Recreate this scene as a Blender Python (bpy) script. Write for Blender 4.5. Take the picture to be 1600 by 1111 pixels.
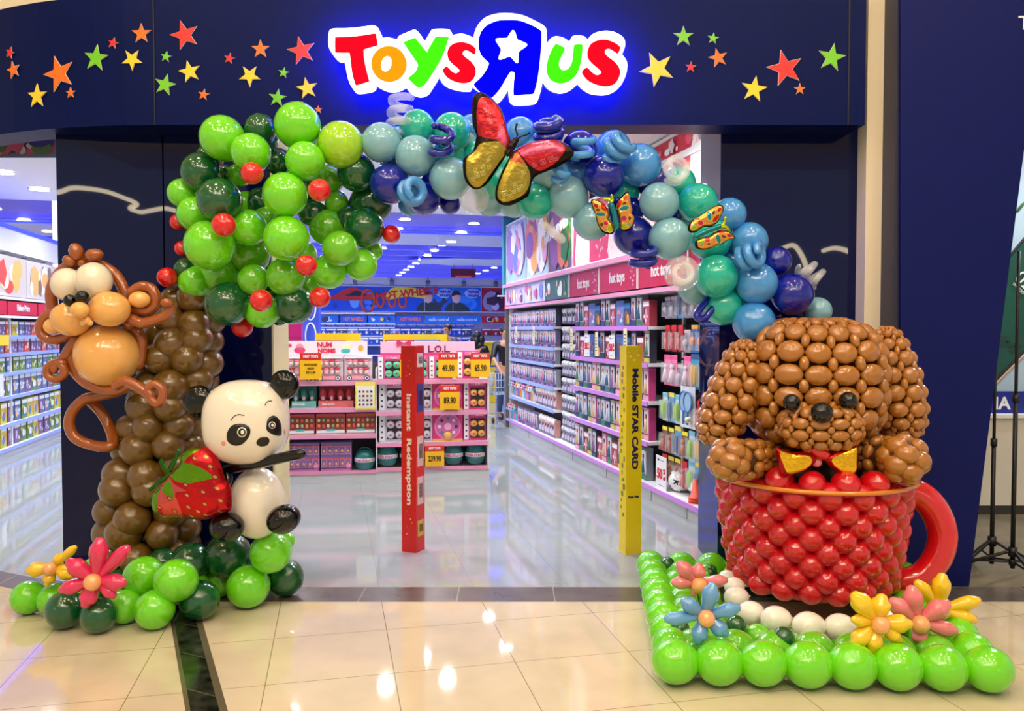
import bpy, bmesh, math, random
from math import sin, cos, pi, sqrt, radians, tan
from mathutils import Vector, Matrix, Quaternion
from mathutils.geometry import delaunay_2d_cdt

for o in list(bpy.data.objects): bpy.data.objects.remove(o)
SC = bpy.context.scene
COL = SC.collection
R = random.Random(7)

# ---------------------------------------------------------------- camera
FPX = 1250.0; CAMZ = 1.6; PITCH = math.atan(40.5/FPX)
cd = bpy.data.cameras.new('camera'); cam = bpy.data.objects.new('camera', cd); COL.objects.link(cam)
cd.sensor_width = 36; cd.lens = 36*FPX/1600; cd.clip_end = 200
cam.location = (0, 0, CAMZ); cam.rotation_euler = (pi/2-PITCH, 0, 0)
SC.camera = cam
# ---------------------------------------------------------------- world, exposure
w = bpy.data.worlds.new('world'); SC.world = w; w.use_nodes = True
w.node_tree.nodes['Background'].inputs[0].default_value = (1.0, .95, .86, 1)
w.node_tree.nodes['Background'].inputs[1].default_value = 0.42
SC.view_settings.view_transform = 'Standard'; SC.view_settings.look = 'None'
SC.view_settings.gamma = 1; SC.view_settings.use_curve_mapping = False
SC.view_settings.exposure = 0.35
def area(name, loc, rot, sx, sy, power, col):
    l = bpy.data.lights.new(name, 'AREA'); l.shape = 'RECTANGLE'; l.size = sx; l.size_y = sy
    l.energy = power; l.color = col
    o = bpy.data.objects.new(name, l); COL.objects.link(o); o.location = loc; o.rotation_euler = rot
    return o
# added area light to fill the shopfront, above and behind the photographer
area('mall_fill_light', (-.3, -1.2, 5.3), (radians(28), 0, 0), 4.0, .9, 70, (1, .90, .76))
def spot(p, power, col=(.93, .96, 1), r=.08, ang=150):
    l = bpy.data.lights.new('downlight_beam', 'SPOT'); l.energy = power; l.color = col; l.shadow_soft_size = r
    l.spot_size = radians(ang); l.spot_blend = .6
    o = bpy.data.objects.new('downlight_beam', l); COL.objects.link(o); o.location = p
# ---------------------------------------------------------------- pixel <-> place
def ray(px, py):
    u = (px-800)/FPX; v = (555.5-py)/FPX
    return Vector((u, cos(PITCH)+v*sin(PITCH), -sin(PITCH)+v*cos(PITCH)))
def at(px, py, D):
    d = ray(px, py); t = D/d.y
    return Vector((d.x*t, D, CAMZ+d.z*t))
def fl(px, py, z=0.0):
    d = ray(px, py); t = (z-CAMZ)/d.z
    return Vector((d.x*t, d.y*t, z))
def pr(r, D): return r*D/FPX
A = radians(13.5)
def ST(s, t, z=0.0): return Vector((s*cos(A)-t*sin(A), s*sin(A)+t*cos(A), z))

# ---------------------------------------------------------------- materials
MATS = {}
def lin(c):
    return tuple(((x/255)/12.92 if x/255 <= .04045 else ((x/255+.055)/1.055)**2.4) for x in c)
def mat(name, rgb, rough=.5, metal=0, coat=0, emit=0, trans=0, noise=0, bump=0, bscale=40, alpha=1, ecol=None, sss=0, nscale=6, spec=.5):
    if name in MATS: return MATS[name]
    m = bpy.data.materials.new(name); m.use_nodes = True
    nt = m.node_tree; b = nt.nodes['Principled BSDF']
    c = lin(rgb)
    b.inputs['Base Color'].default_value = (*c, 1)
    b.inputs['Roughness'].default_value = rough; b.inputs['Metallic'].default_value = metal
    b.inputs['Coat Weight'].default_value = coat; b.inputs['Coat Roughness'].default_value = .04
    b.inputs['Transmission Weight'].default_value = trans
    b.inputs['Specular IOR Level'].default_value = spec
    if alpha < 1: b.inputs['Alpha'].default_value = alpha
    if sss: b.inputs['Subsurface Weight'].default_value = sss; b.inputs['Subsurface Scale'].default_value = .05
    if emit:
        b.inputs['Emission Color'].default_value = (*(lin(ecol) if ecol else c), 1)
        b.inputs['Emission Strength'].default_value = emit
    if noise or bump:
        tc = nt.nodes.new('ShaderNodeTexCoord')
    if noise:
        n = nt.nodes.new('ShaderNodeTexNoise'); n.inputs['Scale'].default_value = nscale
        nt.links.new(tc.outputs['Object'], n.inputs['Vector'])
        mr = nt.nodes.new('ShaderNodeMapRange'); mr.inputs['To Min'].default_value = 1-noise; mr.inputs['To Max'].default_value = 1+noise
        nt.links.new(n.outputs['Fac'], mr.inputs['Value'])
        hs = nt.nodes.new('ShaderNodeHueSaturation'); hs.inputs['Color'].default_value = (*c, 1)
        nt.links.new(mr.outputs['Result'], hs.inputs['Value'])
        nt.links.new(hs.outputs['Color'], b.inputs['Base Color'])
    if bump:
        n2 = nt.nodes.new('ShaderNodeTexNoise'); n2.inputs['Scale'].default_value = bscale
        nt.links.new(tc.outputs['Object'], n2.inputs['Vector'])
        bp = nt.nodes.new('ShaderNodeBump'); bp.inputs['Strength'].default_value = bump; bp.inputs['Distance'].default_value = .01
        nt.links.new(n2.outputs['Fac'], bp.inputs['Height']); nt.links.new(bp.outputs['Normal'], b.inputs['Normal'])
    MATS[name] = m
    return m
def latex(name, rgb, rough=.19, **k): return mat(name, rgb, rough, coat=.9, noise=.05, nscale=3, **k)
LIME = latex('lime_latex', (112, 215, 22)); LIMEY = latex('yellow_lime_latex', (158, 212, 32))
LIME2 = latex('deep_lime_latex', (104, 192, 24))
DGRN = latex('dark_green_latex', (8, 84, 38)); REDL = latex('red_latex', (214, 12, 16))
MUGR = latex('mug_red_latex', (205, 10, 26)); OLV = latex('olive_brown_latex', (108, 76, 20), rough=.3)
BRN = latex('chestnut_latex', (158, 78, 20)); TAN = latex('tan_latex', (240, 178, 98))
CRM = latex('cream_latex', (240, 228, 208)); BLK = latex('black_latex', (10, 9, 9), spec=.3)
DOGB = latex('caramel_latex', (168, 106, 36)); WHT = latex('white_latex', (235, 230, 220))
PALE = latex('pale_blue_latex', (128, 182, 202)); TURQ = latex('turquoise_latex', (22, 182, 164))
MBLU = latex('sky_blue_latex', (66, 146, 222)); DBLU = latex('royal_blue_latex', (4, 18, 150), spec=.35)
PINK = latex('hot_pink_latex', (226, 42, 98)); SALM = latex('salmon_pink_latex', (232, 124, 132))
YEL = latex('yellow_latex', (246, 200, 24)); BLUP = latex('powder_blue_latex', (98, 158, 212)); PEACH = latex('peach_latex', (246, 172, 110))
CLR = mat('clear_latex', (236, 240, 246), .06, alpha=.3, coat=.6)
def K(rgb, rough=.45, **k): return mat('paint_%02x%02x%02x' % rgb + ('_%d' % int(rough*100) if rough != .45 else ''), rgb, rough, **k)

# ---------------------------------------------------------------- objects
XF = {}
def root(name, label, cat, loc=(0, 0, 0), rz=0.0, group=None, kind=None):
    o = bpy.data.objects.new(name, None); COL.objects.link(o); o.empty_display_size = .1
    o.location = loc; o.rotation_euler = (0, 0, rz)
    XF[o.name] = (Vector(loc), rz)
    tag(o, label, cat, group, kind); return o
def tag(o, label=None, cat=None, group=None, kind=None):
    if label: o['label'] = label
    if cat: o['category'] = cat
    if group: o['group'] = group
    if kind: o['kind'] = kind
    return o
class MB:
    def __init__(s): s.v = []; s.f = []; s.m = []; s.mats = []; s.sm = []
    def mi(s, m):
        if m not in s.mats: s.mats.append(m)
        return s.mats.index(m)
    def add(s, vs, fs, m, smooth=True):
        b = len(s.v); k = s.mi(m); s.v += [Vector(v) for v in vs]
        for f in fs: s.f.append(tuple(b+i for i in f)); s.m.append(k); s.sm.append(smooth)
        return s
    def box(s, c, d, m, rz=0, M=None):
        x, y, z = d[0]/2, d[1]/2, d[2]/2
        vs = [Vector((a*x, b*y, e*z)) for a in (-1, 1) for b in (-1, 1) for e in (-1, 1)]
        if M is None: M = Matrix.Rotation(rz, 3, 'Z')
        c = Vector(c)
        return s.add([c+M@v for v in vs], [(0,1,3,2),(4,6,7,5),(0,4,5,1),(2,3,7,6),(0,2,6,4),(1,5,7,3)], m, False)
    def ell(s, c, r, m, M=None, n=12, k=8):
        c = Vector(c)
        if not hasattr(r, '__len__'): r = (r, r, r)
        M = M or Matrix.Identity(3); vs = [c+M@Vector((0, 0, r[2]))]
        for j in range(1, k):
            t = pi*j/k
            for i in range(n):
                a = 2*pi*i/n; vs.append(c+M@Vector((r[0]*sin(t)*cos(a), r[1]*sin(t)*sin(a), r[2]*cos(t))))
        vs.append(c+M@Vector((0, 0, -r[2]))); fs = []; L = len(vs)-1
        for i in range(n):
            fs.append((0, 1+i, 1+(i+1) % n)); fs.append((L, L-n+(i+1) % n, L-n+i))
            for j in range(k-2): fs.append((1+j*n+i, 1+(j+1)*n+i, 1+(j+1)*n+(i+1) % n, 1+j*n+(i+1) % n))
        return s.add(vs, fs, m)
    def tube(s, pts, rad, m, n=10, caps=True, closed=False, round_ends=True):
        pts = [Vector(p) for p in pts]; N = len(pts)
        if not hasattr(rad, '__len__'): rad = [rad]*N
        rad = list(rad)
        if round_ends and not closed:
            d0 = (pts[0]-pts[1]).normalized(); d1 = (pts[-1]-pts[-2]).normalized()
            a = [(pts[0]+d0*rad[0]*.95, rad[0]*.15), (pts[0]+d0*rad[0]*.7, rad[0]*.7)]
            b = [(pts[-1]+d1*rad[-1]*.7, rad[-1]*.7), (pts[-1]+d1*rad[-1]*.95, rad[-1]*.15)]
            pts = [x[0] for x in a]+pts+[x[0] for x in b]; rad = [x[1] for x in a]+rad+[x[1] for x in b]; N = len(pts)
        up = Vector((0, 0, 1)); vs = []; prev = None
        for i in range(N):
            if closed: t = pts[(i+1) % N]-pts[i-1]
            else: t = pts[min(i+1, N-1)]-pts[max(i-1, 0)]
            t = t.normalized() if t.length > 1e-9 else Vector((0, 0, 1))
            if prev is None:
                x = t.cross(up) if abs(t.z) < .95 else t.cross(Vector((0, 1, 0)))
            else: x = prev-t*prev.dot(t)
            x.normalize(); prev = x; y = t.cross(x)
            for j in range(n):
                a = 2*pi*j/n; vs.append(pts[i]+(x*cos(a)+y*sin(a))*rad[i])
        fs = []
        for i in range(N if closed else N-1):
            for j in range(n): fs.append((i*n+j, i*n+(j+1) % n, ((i+1) % N)*n+(j+1) % n, ((i+1) % N)*n+j))
        if not closed and caps: fs.append(tuple(range(n))[::-1]); fs.append(tuple((N-1)*n+j for j in range(n)))
        return s.add(vs, fs, m)
    def cyl(s, c, r, h, m, n=20, r2=None, sm=True):
        r2 = r if r2 is None else r2; c = Vector(c); vs = []
        for k, rr in ((0, r), (1, r2)):
            vs += [c+Vector((rr*cos(2*pi*i/n), rr*sin(2*pi*i/n), k*h)) for i in range(n)]
        s.add(vs, [(i, (i+1) % n, n+(i+1) % n, n+i) for i in range(n)], m, sm)
        b = len(s.v)-2*n; k = s.mi(m)
        s.f.append(tuple(b+i for i in range(n))[::-1]); s.m.append(k); s.sm.append(False)
        s.f.append(tuple(b+n+i for i in range(n))); s.m.append(k); s.sm.append(False)
        return s
    def lathe(s, c, prof, m, n=24):
        c = Vector(c); vs = []
        for (r, z) in prof: vs += [c+Vector((r*cos(2*pi*i/n), r*sin(2*pi*i/n), z)) for i in range(n)]
        return s.add(vs, [(j*n+i, j*n+(i+1) % n, (j+1)*n+(i+1) % n, (j+1)*n+i) for j in range(len(prof)-1) for i in range(n)], m)
    def prism(s, poly, o, ux, uy, h, m, smooth=False):
        """poly (2d) on plane o+ux*x+uy*y, front face at +n*h where n=ux x uy"""
        o = Vector(o); ux = Vector(ux); uy = Vector(uy); nn = ux.cross(uy).normalized()
        if area2(poly) < 0: poly = poly[::-1]
        N = len(poly); P = [o+ux*p[0]+uy*p[1] for p in poly]
        vs = P+[p+nn*h for p in P]
        tri = tess(poly)
        s.add(vs, [tuple(N+i for i in t) for t in tri]+[tuple(t[::-1]) for t in tri], m, False)
        b = len(s.v)-2*N; k = s.mi(m)
        for i in range(N): s.f.append((b+i, b+(i+1) % N, b+N+(i+1) % N, b+N+i)); s.m.append(k); s.sm.append(smooth)
        return s
    def mesh(s, name, xf=None):
        me = bpy.data.meshes.new(name)
        vs = s.v
        if xf:
            loc, rz = xf; M = Matrix.Rotation(-rz, 3, 'Z'); vs = [M@(v-loc) for v in vs]
        me.from_pydata([tuple(v) for v in vs], [], s.f)
        for m in s.mats: me.materials.append(m)
        me.polygons.foreach_set('material_index', s.m); me.polygons.foreach_set('use_smooth', s.sm)
        me.update(); return me
    def build(s, name, parent=None, label=None, base=None, kind=None, local=False):
        """verts are in world space unless local; parent: a thing or a part of one"""
        if parent is not None:
            xf = XF[parent.name]; me = s.mesh(name, None if local else xf)
            o = bpy.data.objects.new(name, me); COL.objects.link(o); o.parent = parent
            XF[o.name] = xf
        else:
            loc = Vector(base) if base is not None else Vector((0, 0, 0))
            me = s.mesh(name, None if local else (loc, 0)); o = bpy.data.objects.new(name, me); COL.objects.link(o); o.location = loc
            XF[o.name] = (loc, 0.0)
        if label: o['label'] = label
        if kind: o['kind'] = kind
        return o
def area2(p): return sum(p[i][0]*p[(i+1) % len(p)][1]-p[(i+1) % len(p)][0]*p[i][1] for i in range(len(p)))
def inside(x, y, P):
    r = False; j = len(P)-1
    for i in range(len(P)):
        if (P[i][1] > y) != (P[j][1] > y) and x < (P[j][0]-P[i][0])*(y-P[i][1])/(P[j][1]-P[i][1])+P[i][0]: r = not r
        j = i
    return r
def tess(poly):
    from mathutils.geometry import tessellate_polygon
    t = tessellate_polygon([[Vector((p[0], p[1], 0)) for p in poly]])
    out = []
    for a in t:
        a = list(a)
        if area2([poly[i] for i in a]) < 0: a = a[::-1]
        out.append(a)
    return out
def smooth(P, n=6, closed=True):
    """Catmull-Rom through 2d/3d points; a point given twice in a row is a corner"""
    out = []; N = len(P); dim = len(P[0])
    rng = range(N) if closed else range(N-1)
    for i in rng:
        p0, p1, p2, p3 = (P[(i-1) % N] if closed or i > 0 else P[i]), P[i], P[(i+1) % N], (P[(i+2) % N] if closed or i+2 < N else P[(i+1) % N])
        if tuple(p1) == tuple(p2): continue
        for k in range(n):
            t = k/n
            out.append(tuple(.5*((2*p1[d])+(-p0[d]+p2[d])*t+(2*p0[d]-5*p1[d]+4*p2[d]-p3[d])*t*t+(-p0[d]+3*p1[d]-3*p2[d]+p3[d])*t**3) for d in range(dim)))
    if not closed: out.append(tuple(P[-1]))
    return out
def curve3(P, n=6): return [Vector(p) for p in smooth([tuple(q) for q in P], n, False)]

# text -> mesh; lies in local XZ plane facing -Y
TXT = {}
def text_mesh(s, size, m, ext=.002, bold=0.0, sx=1.0, shear=0.0, space=1.0):
    key = (s, size, m.name, ext, bold, sx, shear, space)
    if key in TXT: return TXT[key]
    c = bpy.data.curves.new('lettering', 'FONT'); c.body = s; c.size = size; c.extrude = ext; c.offset = bold
    c.align_x = 'CENTER'; c.align_y = 'CENTER'; c.shear = shear; c.space_character = space; c.resolution_u = 3
    o = bpy.data.objects.new('t', c); COL.objects.link(o)
    dg = bpy.context.evaluated_depsgraph_get()
    me = bpy.data.meshes.new_from_object(o.evaluated_get(dg)); bpy.data.objects.remove(o)
    me.materials.clear(); me.materials.append(m)
    for v in me.vertices:
        x, y, z = v.co; v.co = (x*sx, -z, y)
    TXT[key] = me; me.name = 'lettering'
    return me
def text(s, size, loc, m, parent, rz=0.0, name='lettering', roll=0.0, tilt=0.0, fit=None, **k):
    """loc is in the parent's own frame"""
    o = bpy.data.objects.new(name, text_mesh(s, size, m, **k)); COL.objects.link(o)
    o.parent = parent; o.location = loc
    o.rotation_mode = 'QUATERNION'
    if fit:
        xs_ = [v.co.x for v in o.data.vertices]; o.scale = (fit/(max(xs_)-min(xs_)), 1, 1)
    o.rotation_quaternion = (Matrix.Rotation(rz, 3, 'Z')@Matrix.Rotation(tilt, 3, 'X')@Matrix.Rotation(roll, 3, 'Y')).to_quaternion()
    return o
def text_into(mb, s, size, loc, m, roll=0.0, rz=0.0, **k):
    me = text_mesh(s, size, m, **k); M = Matrix.Rotation(rz, 3, 'Z')@Matrix.Rotation(roll, 3, 'Y'); L = Vector(loc)
    mb.add([L+M@v.co for v in me.vertices], [tuple(p.vertices) for p in me.polygons], m, False)

# balloons: unit mesh shared, knot towards -Z
def _bal_mesh(m):
    mb = MB(); prof = []
    for j in range(17):
        t = pi*(.02+.96*j/16); z = cos(t); r = sin(t)
        if z < 0: r *= (1-.10*z*z); z *= 1.10
        prof.append((max(r, .001), z))
    prof += [(.045, -1.12), (.03, -1.15), (.07, -1.2), (.075, -1.23), (.03, -1.235), (.001, -1.235)]
    prof = [(.001, 1.0)]+prof
    mb.lathe((0, 0, 0), prof, m, 24)
    return mb.mesh('balloon')
BM = {}
def balloon(name, parent, p, r, m, dirv=(0, 1, 0), st=(1, 1, 1), label=None):
    """p in world space; dirv: where the knot points"""
    if m.name not in BM: BM[m.name] = _bal_mesh(m)
    o = bpy.data.objects.new(name, BM[m.name]); COL.objects.link(o); o.parent = parent
    loc, rz = XF[parent.name]; Mi = Matrix.Rotation(-rz, 3, 'Z')
    o.location = Mi@(Vector(p)-loc); d = (Mi@Vector(dirv)).normalized()
    o.rotation_mode = 'QUATERNION'; o.rotation_quaternion = Vector((0, 0, -1)).rotation_difference(d)
    o.scale = (r*st[0], r*st[1], r*st[2])
    if label: o['label'] = label
    return o

# foil pillow from pixel outline
def pillow(mb, outl, D, T, base, regions=(), wpx=12.0, step=5.0, back=True, slant=None, Tback=None):
    """outl/regions in photo pixels on a plane at depth D (+slant(px,py)); T thickness of each half (m)"""
    if area2(outl) < 0: outl = outl[::-1]
    xs = [p[0] for p in outl]; ys = [p[1] for p in outl]
    co = [Vector(p[:2]) for p in outl]; N = len(co); ed = [(i, (i+1) % N) for i in range(N)]
    for (poly, m) in regions:
        b = len(co); co += [Vector(p[:2]) for p in poly]; ed += [(b+i, b+(i+1) % len(poly)) for i in range(len(poly))]
    def dist(x, y):
        d = 1e9
        for i in range(N):
            ax, ay = outl[i][0], outl[i][1]; bx, by = outl[(i+1) % N][0], outl[(i+1) % N][1]
            dx, dy = bx-ax, by-ay; L = dx*dx+dy*dy
            t = 0 if L == 0 else max(0, min(1, ((x-ax)*dx+(y-ay)*dy)/L))
            q = (x-ax-t*dx)**2+(y-ay-t*dy)**2
            if q < d: d = q
        return sqrt(d)
    y = min(ys)
    row = 0
    while y < max(ys):
        x = min(xs)+(step/2 if row % 2 else 0)
        while x < max(xs):
            if inside(x, y, outl) and dist(x, y) > step*.35: co.append(Vector((x, y)))
            x += step
        y += step*.87; row += 1
    r = delaunay_2d_cdt(co, ed, [], 0, 1e-4)
    vs2, tris = r[0], r[2]
    hs = []
    for v in vs2:
        d = min(1, dist(v.x, v.y)/wpx); hs.append(T*sqrt(max(0, 1-(1-d)**2)))
    front = []; bk = []
    for v, h in zip(vs2, hs):
        DD = D+(slant(v.x, v.y) if slant else 0)
        p = at(v.x, v.y, DD); front.append(p+Vector((0, -h, 0))); bk.append(p+Vector((0, (Tback if Tback is not None else T)*h/T, 0)))
    faces = {}
    for t in tris:
        cx = sum(vs2[i].x for i in t)/3; cy = sum(vs2[i].y for i in t)/3
        if not inside(cx, cy, outl): continue
        m = base
        for (poly, mm) in regions:
            if inside(cx, cy, poly): m = mm
        faces.setdefault(m, []).append(tuple(t))
    b = len(mb.v); mb.v += front; mb.v += bk; n = len(front)
    for m, fs in faces.items():
        k = mb.mi(m)
        for f in fs:
            f = f[::-1] if (front[f[1]]-front[f[0]]).cross(front[f[2]]-front[f[0]]).y > 0 else f
            mb.f.append(tuple(b+i for i in f)); mb.m.append(k); mb.sm.append(True)
            if back: mb.f.append(tuple(b+n+i for i in f[::-1])); mb.m.append(k); mb.sm.append(True)
    return mb
def star(cx, cy, ro, rot=0, ri=.4, sx=1.0):
    return [(cx+sx*(ro if i % 2 == 0 else ro*ri)*sin(radians(rot)+pi*i/5), cy-(ro if i % 2 == 0 else ro*ri)*cos(radians(rot)+pi*i/5)) for i in range(10)]
ORD = ['first', 'second', 'third', 'fourth', 'fifth', 'sixth', 'seventh', 'eighth', 'ninth', 'tenth', 'eleventh', 'twelfth', 'thirteenth', 'fourteenth', 'fifteenth', 'sixteenth', 'seventeenth', 'eighteenth', 'nineteenth', 'twentieth'] + ['twenty-'+a for a in ['first', 'second', 'third', 'fourth', 'fifth', 'sixth', 'seventh', 'eighth', 'ninth']]+['thirtieth']

# ================================================================ structure
def tile_mat(name, rgb, line, a, sx, sy, ox, oy, lw, rough, spec, noise=.06, nscale=3.0):
    m = bpy.data.materials.new(name); m.use_nodes = True; nt = m.node_tree; L = nt.links; b = nt.nodes['Principled BSDF']
    b.inputs['Roughness'].default_value = rough; b.inputs['Specular IOR Level'].default_value = spec
    tc = nt.nodes.new('ShaderNodeTexCoord'); vr = nt.nodes.new('ShaderNodeVectorRotate'); vr.rotation_type = 'Z_AXIS'
    vr.inputs['Angle'].default_value = -a; L.new(tc.outputs['Object'], vr.inputs['Vector'])
    sp = nt.nodes.new('ShaderNodeSeparateXYZ'); L.new(vr.outputs['Vector'], sp.inputs['Vector'])
    def mth(op, *ins):
        n = nt.nodes.new('ShaderNodeMath'); n.operation = op
        for i, v in enumerate(ins):
            if isinstance(v, (int, float)): n.inputs[i].default_value = v
            else: L.new(v, n.inputs[i])
        return n.outputs[0]
    outs = []
    for ax, sz, of in (('X', sx, ox), ('Y', sy, oy)):
        f = mth('FRACT', mth('DIVIDE', mth('SUBTRACT', sp.outputs[ax], of-100*sz), sz))
        outs.append(mth('LESS_THAN', f, lw/sz))
    g = mth('MAXIMUM', outs[0], outs[1])
    n = nt.nodes.new('ShaderNodeTexNoise'); n.inputs['Scale'].default_value = nscale; n.inputs['Detail'].default_value = 6
    L.new(tc.outputs['Object'], n.inputs['Vector'])
    cr = nt.nodes.new('ShaderNodeValToRGB'); c = lin(rgb)
    cr.color_ramp.elements[0].color = (*[x*(1-noise*2) for x in c], 1); cr.color_ramp.elements[1].color = (*[min(1, x*(1+noise)) for x in c], 1)
    cr.color_ramp.elements[0].position = .3; cr.color_ramp.elements[1].position = .7
    L.new(n.outputs['Fac'], cr.inputs['Fac'])
    mx = nt.nodes.new('ShaderNodeMix'); mx.data_type = 'RGBA'; L.new(g, mx.inputs['Factor'])
    L.new(cr.outputs['Color'], mx.inputs['A']); mx.inputs['B'].default_value = (*lin(line), 1)
    L.new(mx.outputs['Result'], b.inputs['Base Color'])
    return m
M_MALL = tile_mat('cream_polished_tile', (210, 194, 166), (132, 116, 92), radians(12.6), .577, .555, .842, 3.706, .004, .05, .5)
M_STORE = tile_mat('white_polished_tile', (164, 171, 170), (140, 146, 146), radians(12.6), .577, .555, .842, 3.706, .003, .045, 1.0, .02)
M_STRIP = tile_mat('grey_brown_stone', (92, 82, 76), (150, 140, 128), 0, .58, 50, -.91, 0, .006, .25, .5, .12, 5)
M_MARB = tile_mat('dark_green_marble', (44, 48, 36), (92, 88, 66), radians(-26), 40, .28, 3, 0, .005, .12, .6, .5, 14)
M_WOOD = tile_mat('grey_wood_floor', (122, 112, 94), (84, 76, 62), 0, 1.2, .15, 0, 0, .004, .3, .4, .15, 4)
NAVY = mat('navy_matte_panel', (4, 18, 74), .42, spec=.1, noise=.1)
NAVYG = mat('navy_gloss_panel', (5, 14, 62), .02, coat=0, spec=.32, bump=.06, bscale=1.6)
NAVYR = mat('navy_blue_board', (12, 22, 92), .55, noise=.05, spec=.15)
DARK = K((10, 11, 20)); CREAMW = mat('cream_wall', (236, 220, 190), .6, noise=.02); WHITE = K((235, 236, 238)); WHITE_L = K((240, 242, 246), .3)
def outer(X): return 4.655 + (0.20*(-2.0-X)**2 if X < -2.0 else 0)
def inner(X): return 4.925 + (0.20*(-2.1-X)**2 if X < -2.1 else 0)
xs = [-9+.2*i for i in range(36)]+[-2+.5*i for i in range(30)]
def strip(name, f0, f1, z, m, kind='structure', X=xs):
    mb = MB(); vs = []
    for x in X: vs += [Vector((x, f0(x), z)), Vector((x, f1(x), z))]
    n = len(X); mb.add(vs, [(2*i, 2*i+2, 2*i+3, 2*i+1) for i in range(n-1)], m, False)
    return tag(mb.build(name), kind=kind)
strip('floor', lambda x: -9, outer, 0, M_MALL)
strip('floor_threshold', outer, inner, 0, M_STRIP)
strip('floor_store', inner, lambda x: 44, 0, M_STORE, X=[-26+.5*i for i in range(57)]+[2.7])
mb = MB(); a0, a1 = fl(262, 945.5), fl(309, 945.5); b0, b1 = fl(190+ (290-190)*2.2, 515+596*2.2), fl(190+(358-190)*2.2, 515+596*2.2)
def flat(name, P, m, h=.0015):
    mb = MB(); mb.prism([(p.x, p.y) for p in P], (0, 0, 0), (1, 0, 0), (0, 1, 0), h, m); return tag(mb.build(name), kind='structure')
flat('trim_marble_border', [a0, b0, b1, a1], K((96, 88, 70), .2), .001)
flat('trim_marble_strip', [a0.lerp(a1, .12), b0.lerp(b1, .12), b0.lerp(b1, .80), a0.lerp(a1, .80)], M_MARB, .002)
# second shop floor on the right
mb = MB(); mb.box((9.35, 9.16, -.001), (13.3, 8.46, .002), M_WOOD); tag(mb.build('floor_right_shop'), kind='structure')
mb = MB(); mb.box((9.35, 28.7, -.001), (13.3, 30.6, .002), M_STORE); tag(mb.build('floor_store_deep'), kind='structure')

# header
def yh(x): return 5.0+(0.19*(-2.2-x)**2 if x < -2.2 else 0)
hx = [-4.2+.2*i for i in range(10)]+[-2.2, -1, 0, 1, 2.185]
mb = MB(); vs = []
ht = lambda x: 3.74 if x > -2.5 else 3.665
for x in hx: vs += [Vector((x, yh(x), 2.868)), Vector((x, yh(x), ht(x))), Vector((x, yh(x)+.24, ht(x))), Vector((x, yh(x)+.24, 2.868))]
fs = []
for i in range(len(hx)-1):
    for a, b in ((0, 1), (1, 2), (2, 3), (3, 0)): fs.append((4*i+a, 4*i+4+a, 4*i+4+b, 4*i+b))
n = len(hx)-1; fs += [(0, 1, 2, 3), (4*n+3, 4*n+2, 4*n+1, 4*n)]
mb.add(vs, fs, NAVY, False); HEAD = tag(mb.build('wall_header'), kind='structure')
for k, px in enumerate((241, 1326)):
    p = at(px, 100, 4.998); mb = MB(); mb.box((p.x, 4.998, 3.3), (.008, .006, .87), DARK); tag(mb.build('trim_header_seam'), kind='structure')
# mall ceiling and the curved lit cove over the header
mb = MB(); mb.box((0, -1.75, 3.82+1.7), (18, 14.5, .1), CREAMW); tag(mb.build('ceiling_mall'), kind='structure')
mb = MB(); mb.box((-1.5, 5.65, 4.55), (16, .3, 1.8), CREAMW); tag(mb.build('wall_above_header'), kind='structure')
# left glossy panels
xl, xr = at(92, 500, 5.25).x, at(424, 500, 5.25).x
xm = at(258, 500, 5.25).x
CRY = mat('pale_yellow_laminate', (232, 224, 160), .4)
mb = MB(); mb.box(((xl+xm)/2-.002, 5.27, 1.5), (xm-xl-.006, .04, 3.0), NAVYG); mb.box(((xr+xm)/2+.002, 5.27, 1.5), (xr-xm-.006, .04, 3.0), NAVYG)
mb.box(((xl+xr)/2, 5.45, 1.5), (xr-xl-.004, .31, 3.0), DARK)
tag(mb.build('wall_left_panel'), kind='structure')
mb = MB(); mb.box((xr+.006, 5.43, 1.5), (.012, .35, 3.0), CRY); tag(mb.build('trim_left_jamb'), kind='structure')
# right glossy panels
xa, xb = at(1124, 500, 5.25).x, at(1348, 500, 5.25).x
mb = MB(); mb.box(((xa+xb)/2, 5.27, 1.5), (xb-xa, .04, 3.0), NAVYG); mb.box(((xa+xb)/2, 5.55, 1.5), (xb-xa-.004, .52, 3.0), NAVYG)
tag(mb.build('wall_right_panel'), kind='structure')
x0, x1 = at(1350, 500, 5.12).x, at(1389, 500, 5.12).x
mb = MB(); mb.box(((x0+x1)/2, 5.3, 2.4), (x1-x0, .36, 4.8), CREAMW); tag(mb.build('wall_cream_pier'), kind='structure')
x2 = at(1389, 500, 5.0).x; x3 = at(1407, 500, 4.93).x
mb = MB(); mb.box(((x2+x3)/2, 5.05, 1.9), (x3-x2, .2, 3.8), K((34, 36, 60), .4)); tag(mb.build('trim_dark_edge'), kind='structure')
Y = 4.93; P = [at(1407, 926, Y), at(1514, 926, Y), at(1600, 235, Y), at(1640, -40, Y), at(1407, -40, Y)]
P = [(p.x, max(0.002, p.z)) for p in P]
mb = MB(); mb.prism(P, (0, Y+.1, 0), (1, 0, 0), (0, 0, 1), .1, NAVYR); wr = tag(mb.build('wall_navy_slanted_board'), kind='structure')
p = at(1600, 37, Y-.004); text(('T'), .12, (p.x, p.y, p.z), WHITE, wr, name='lettering')

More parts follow.
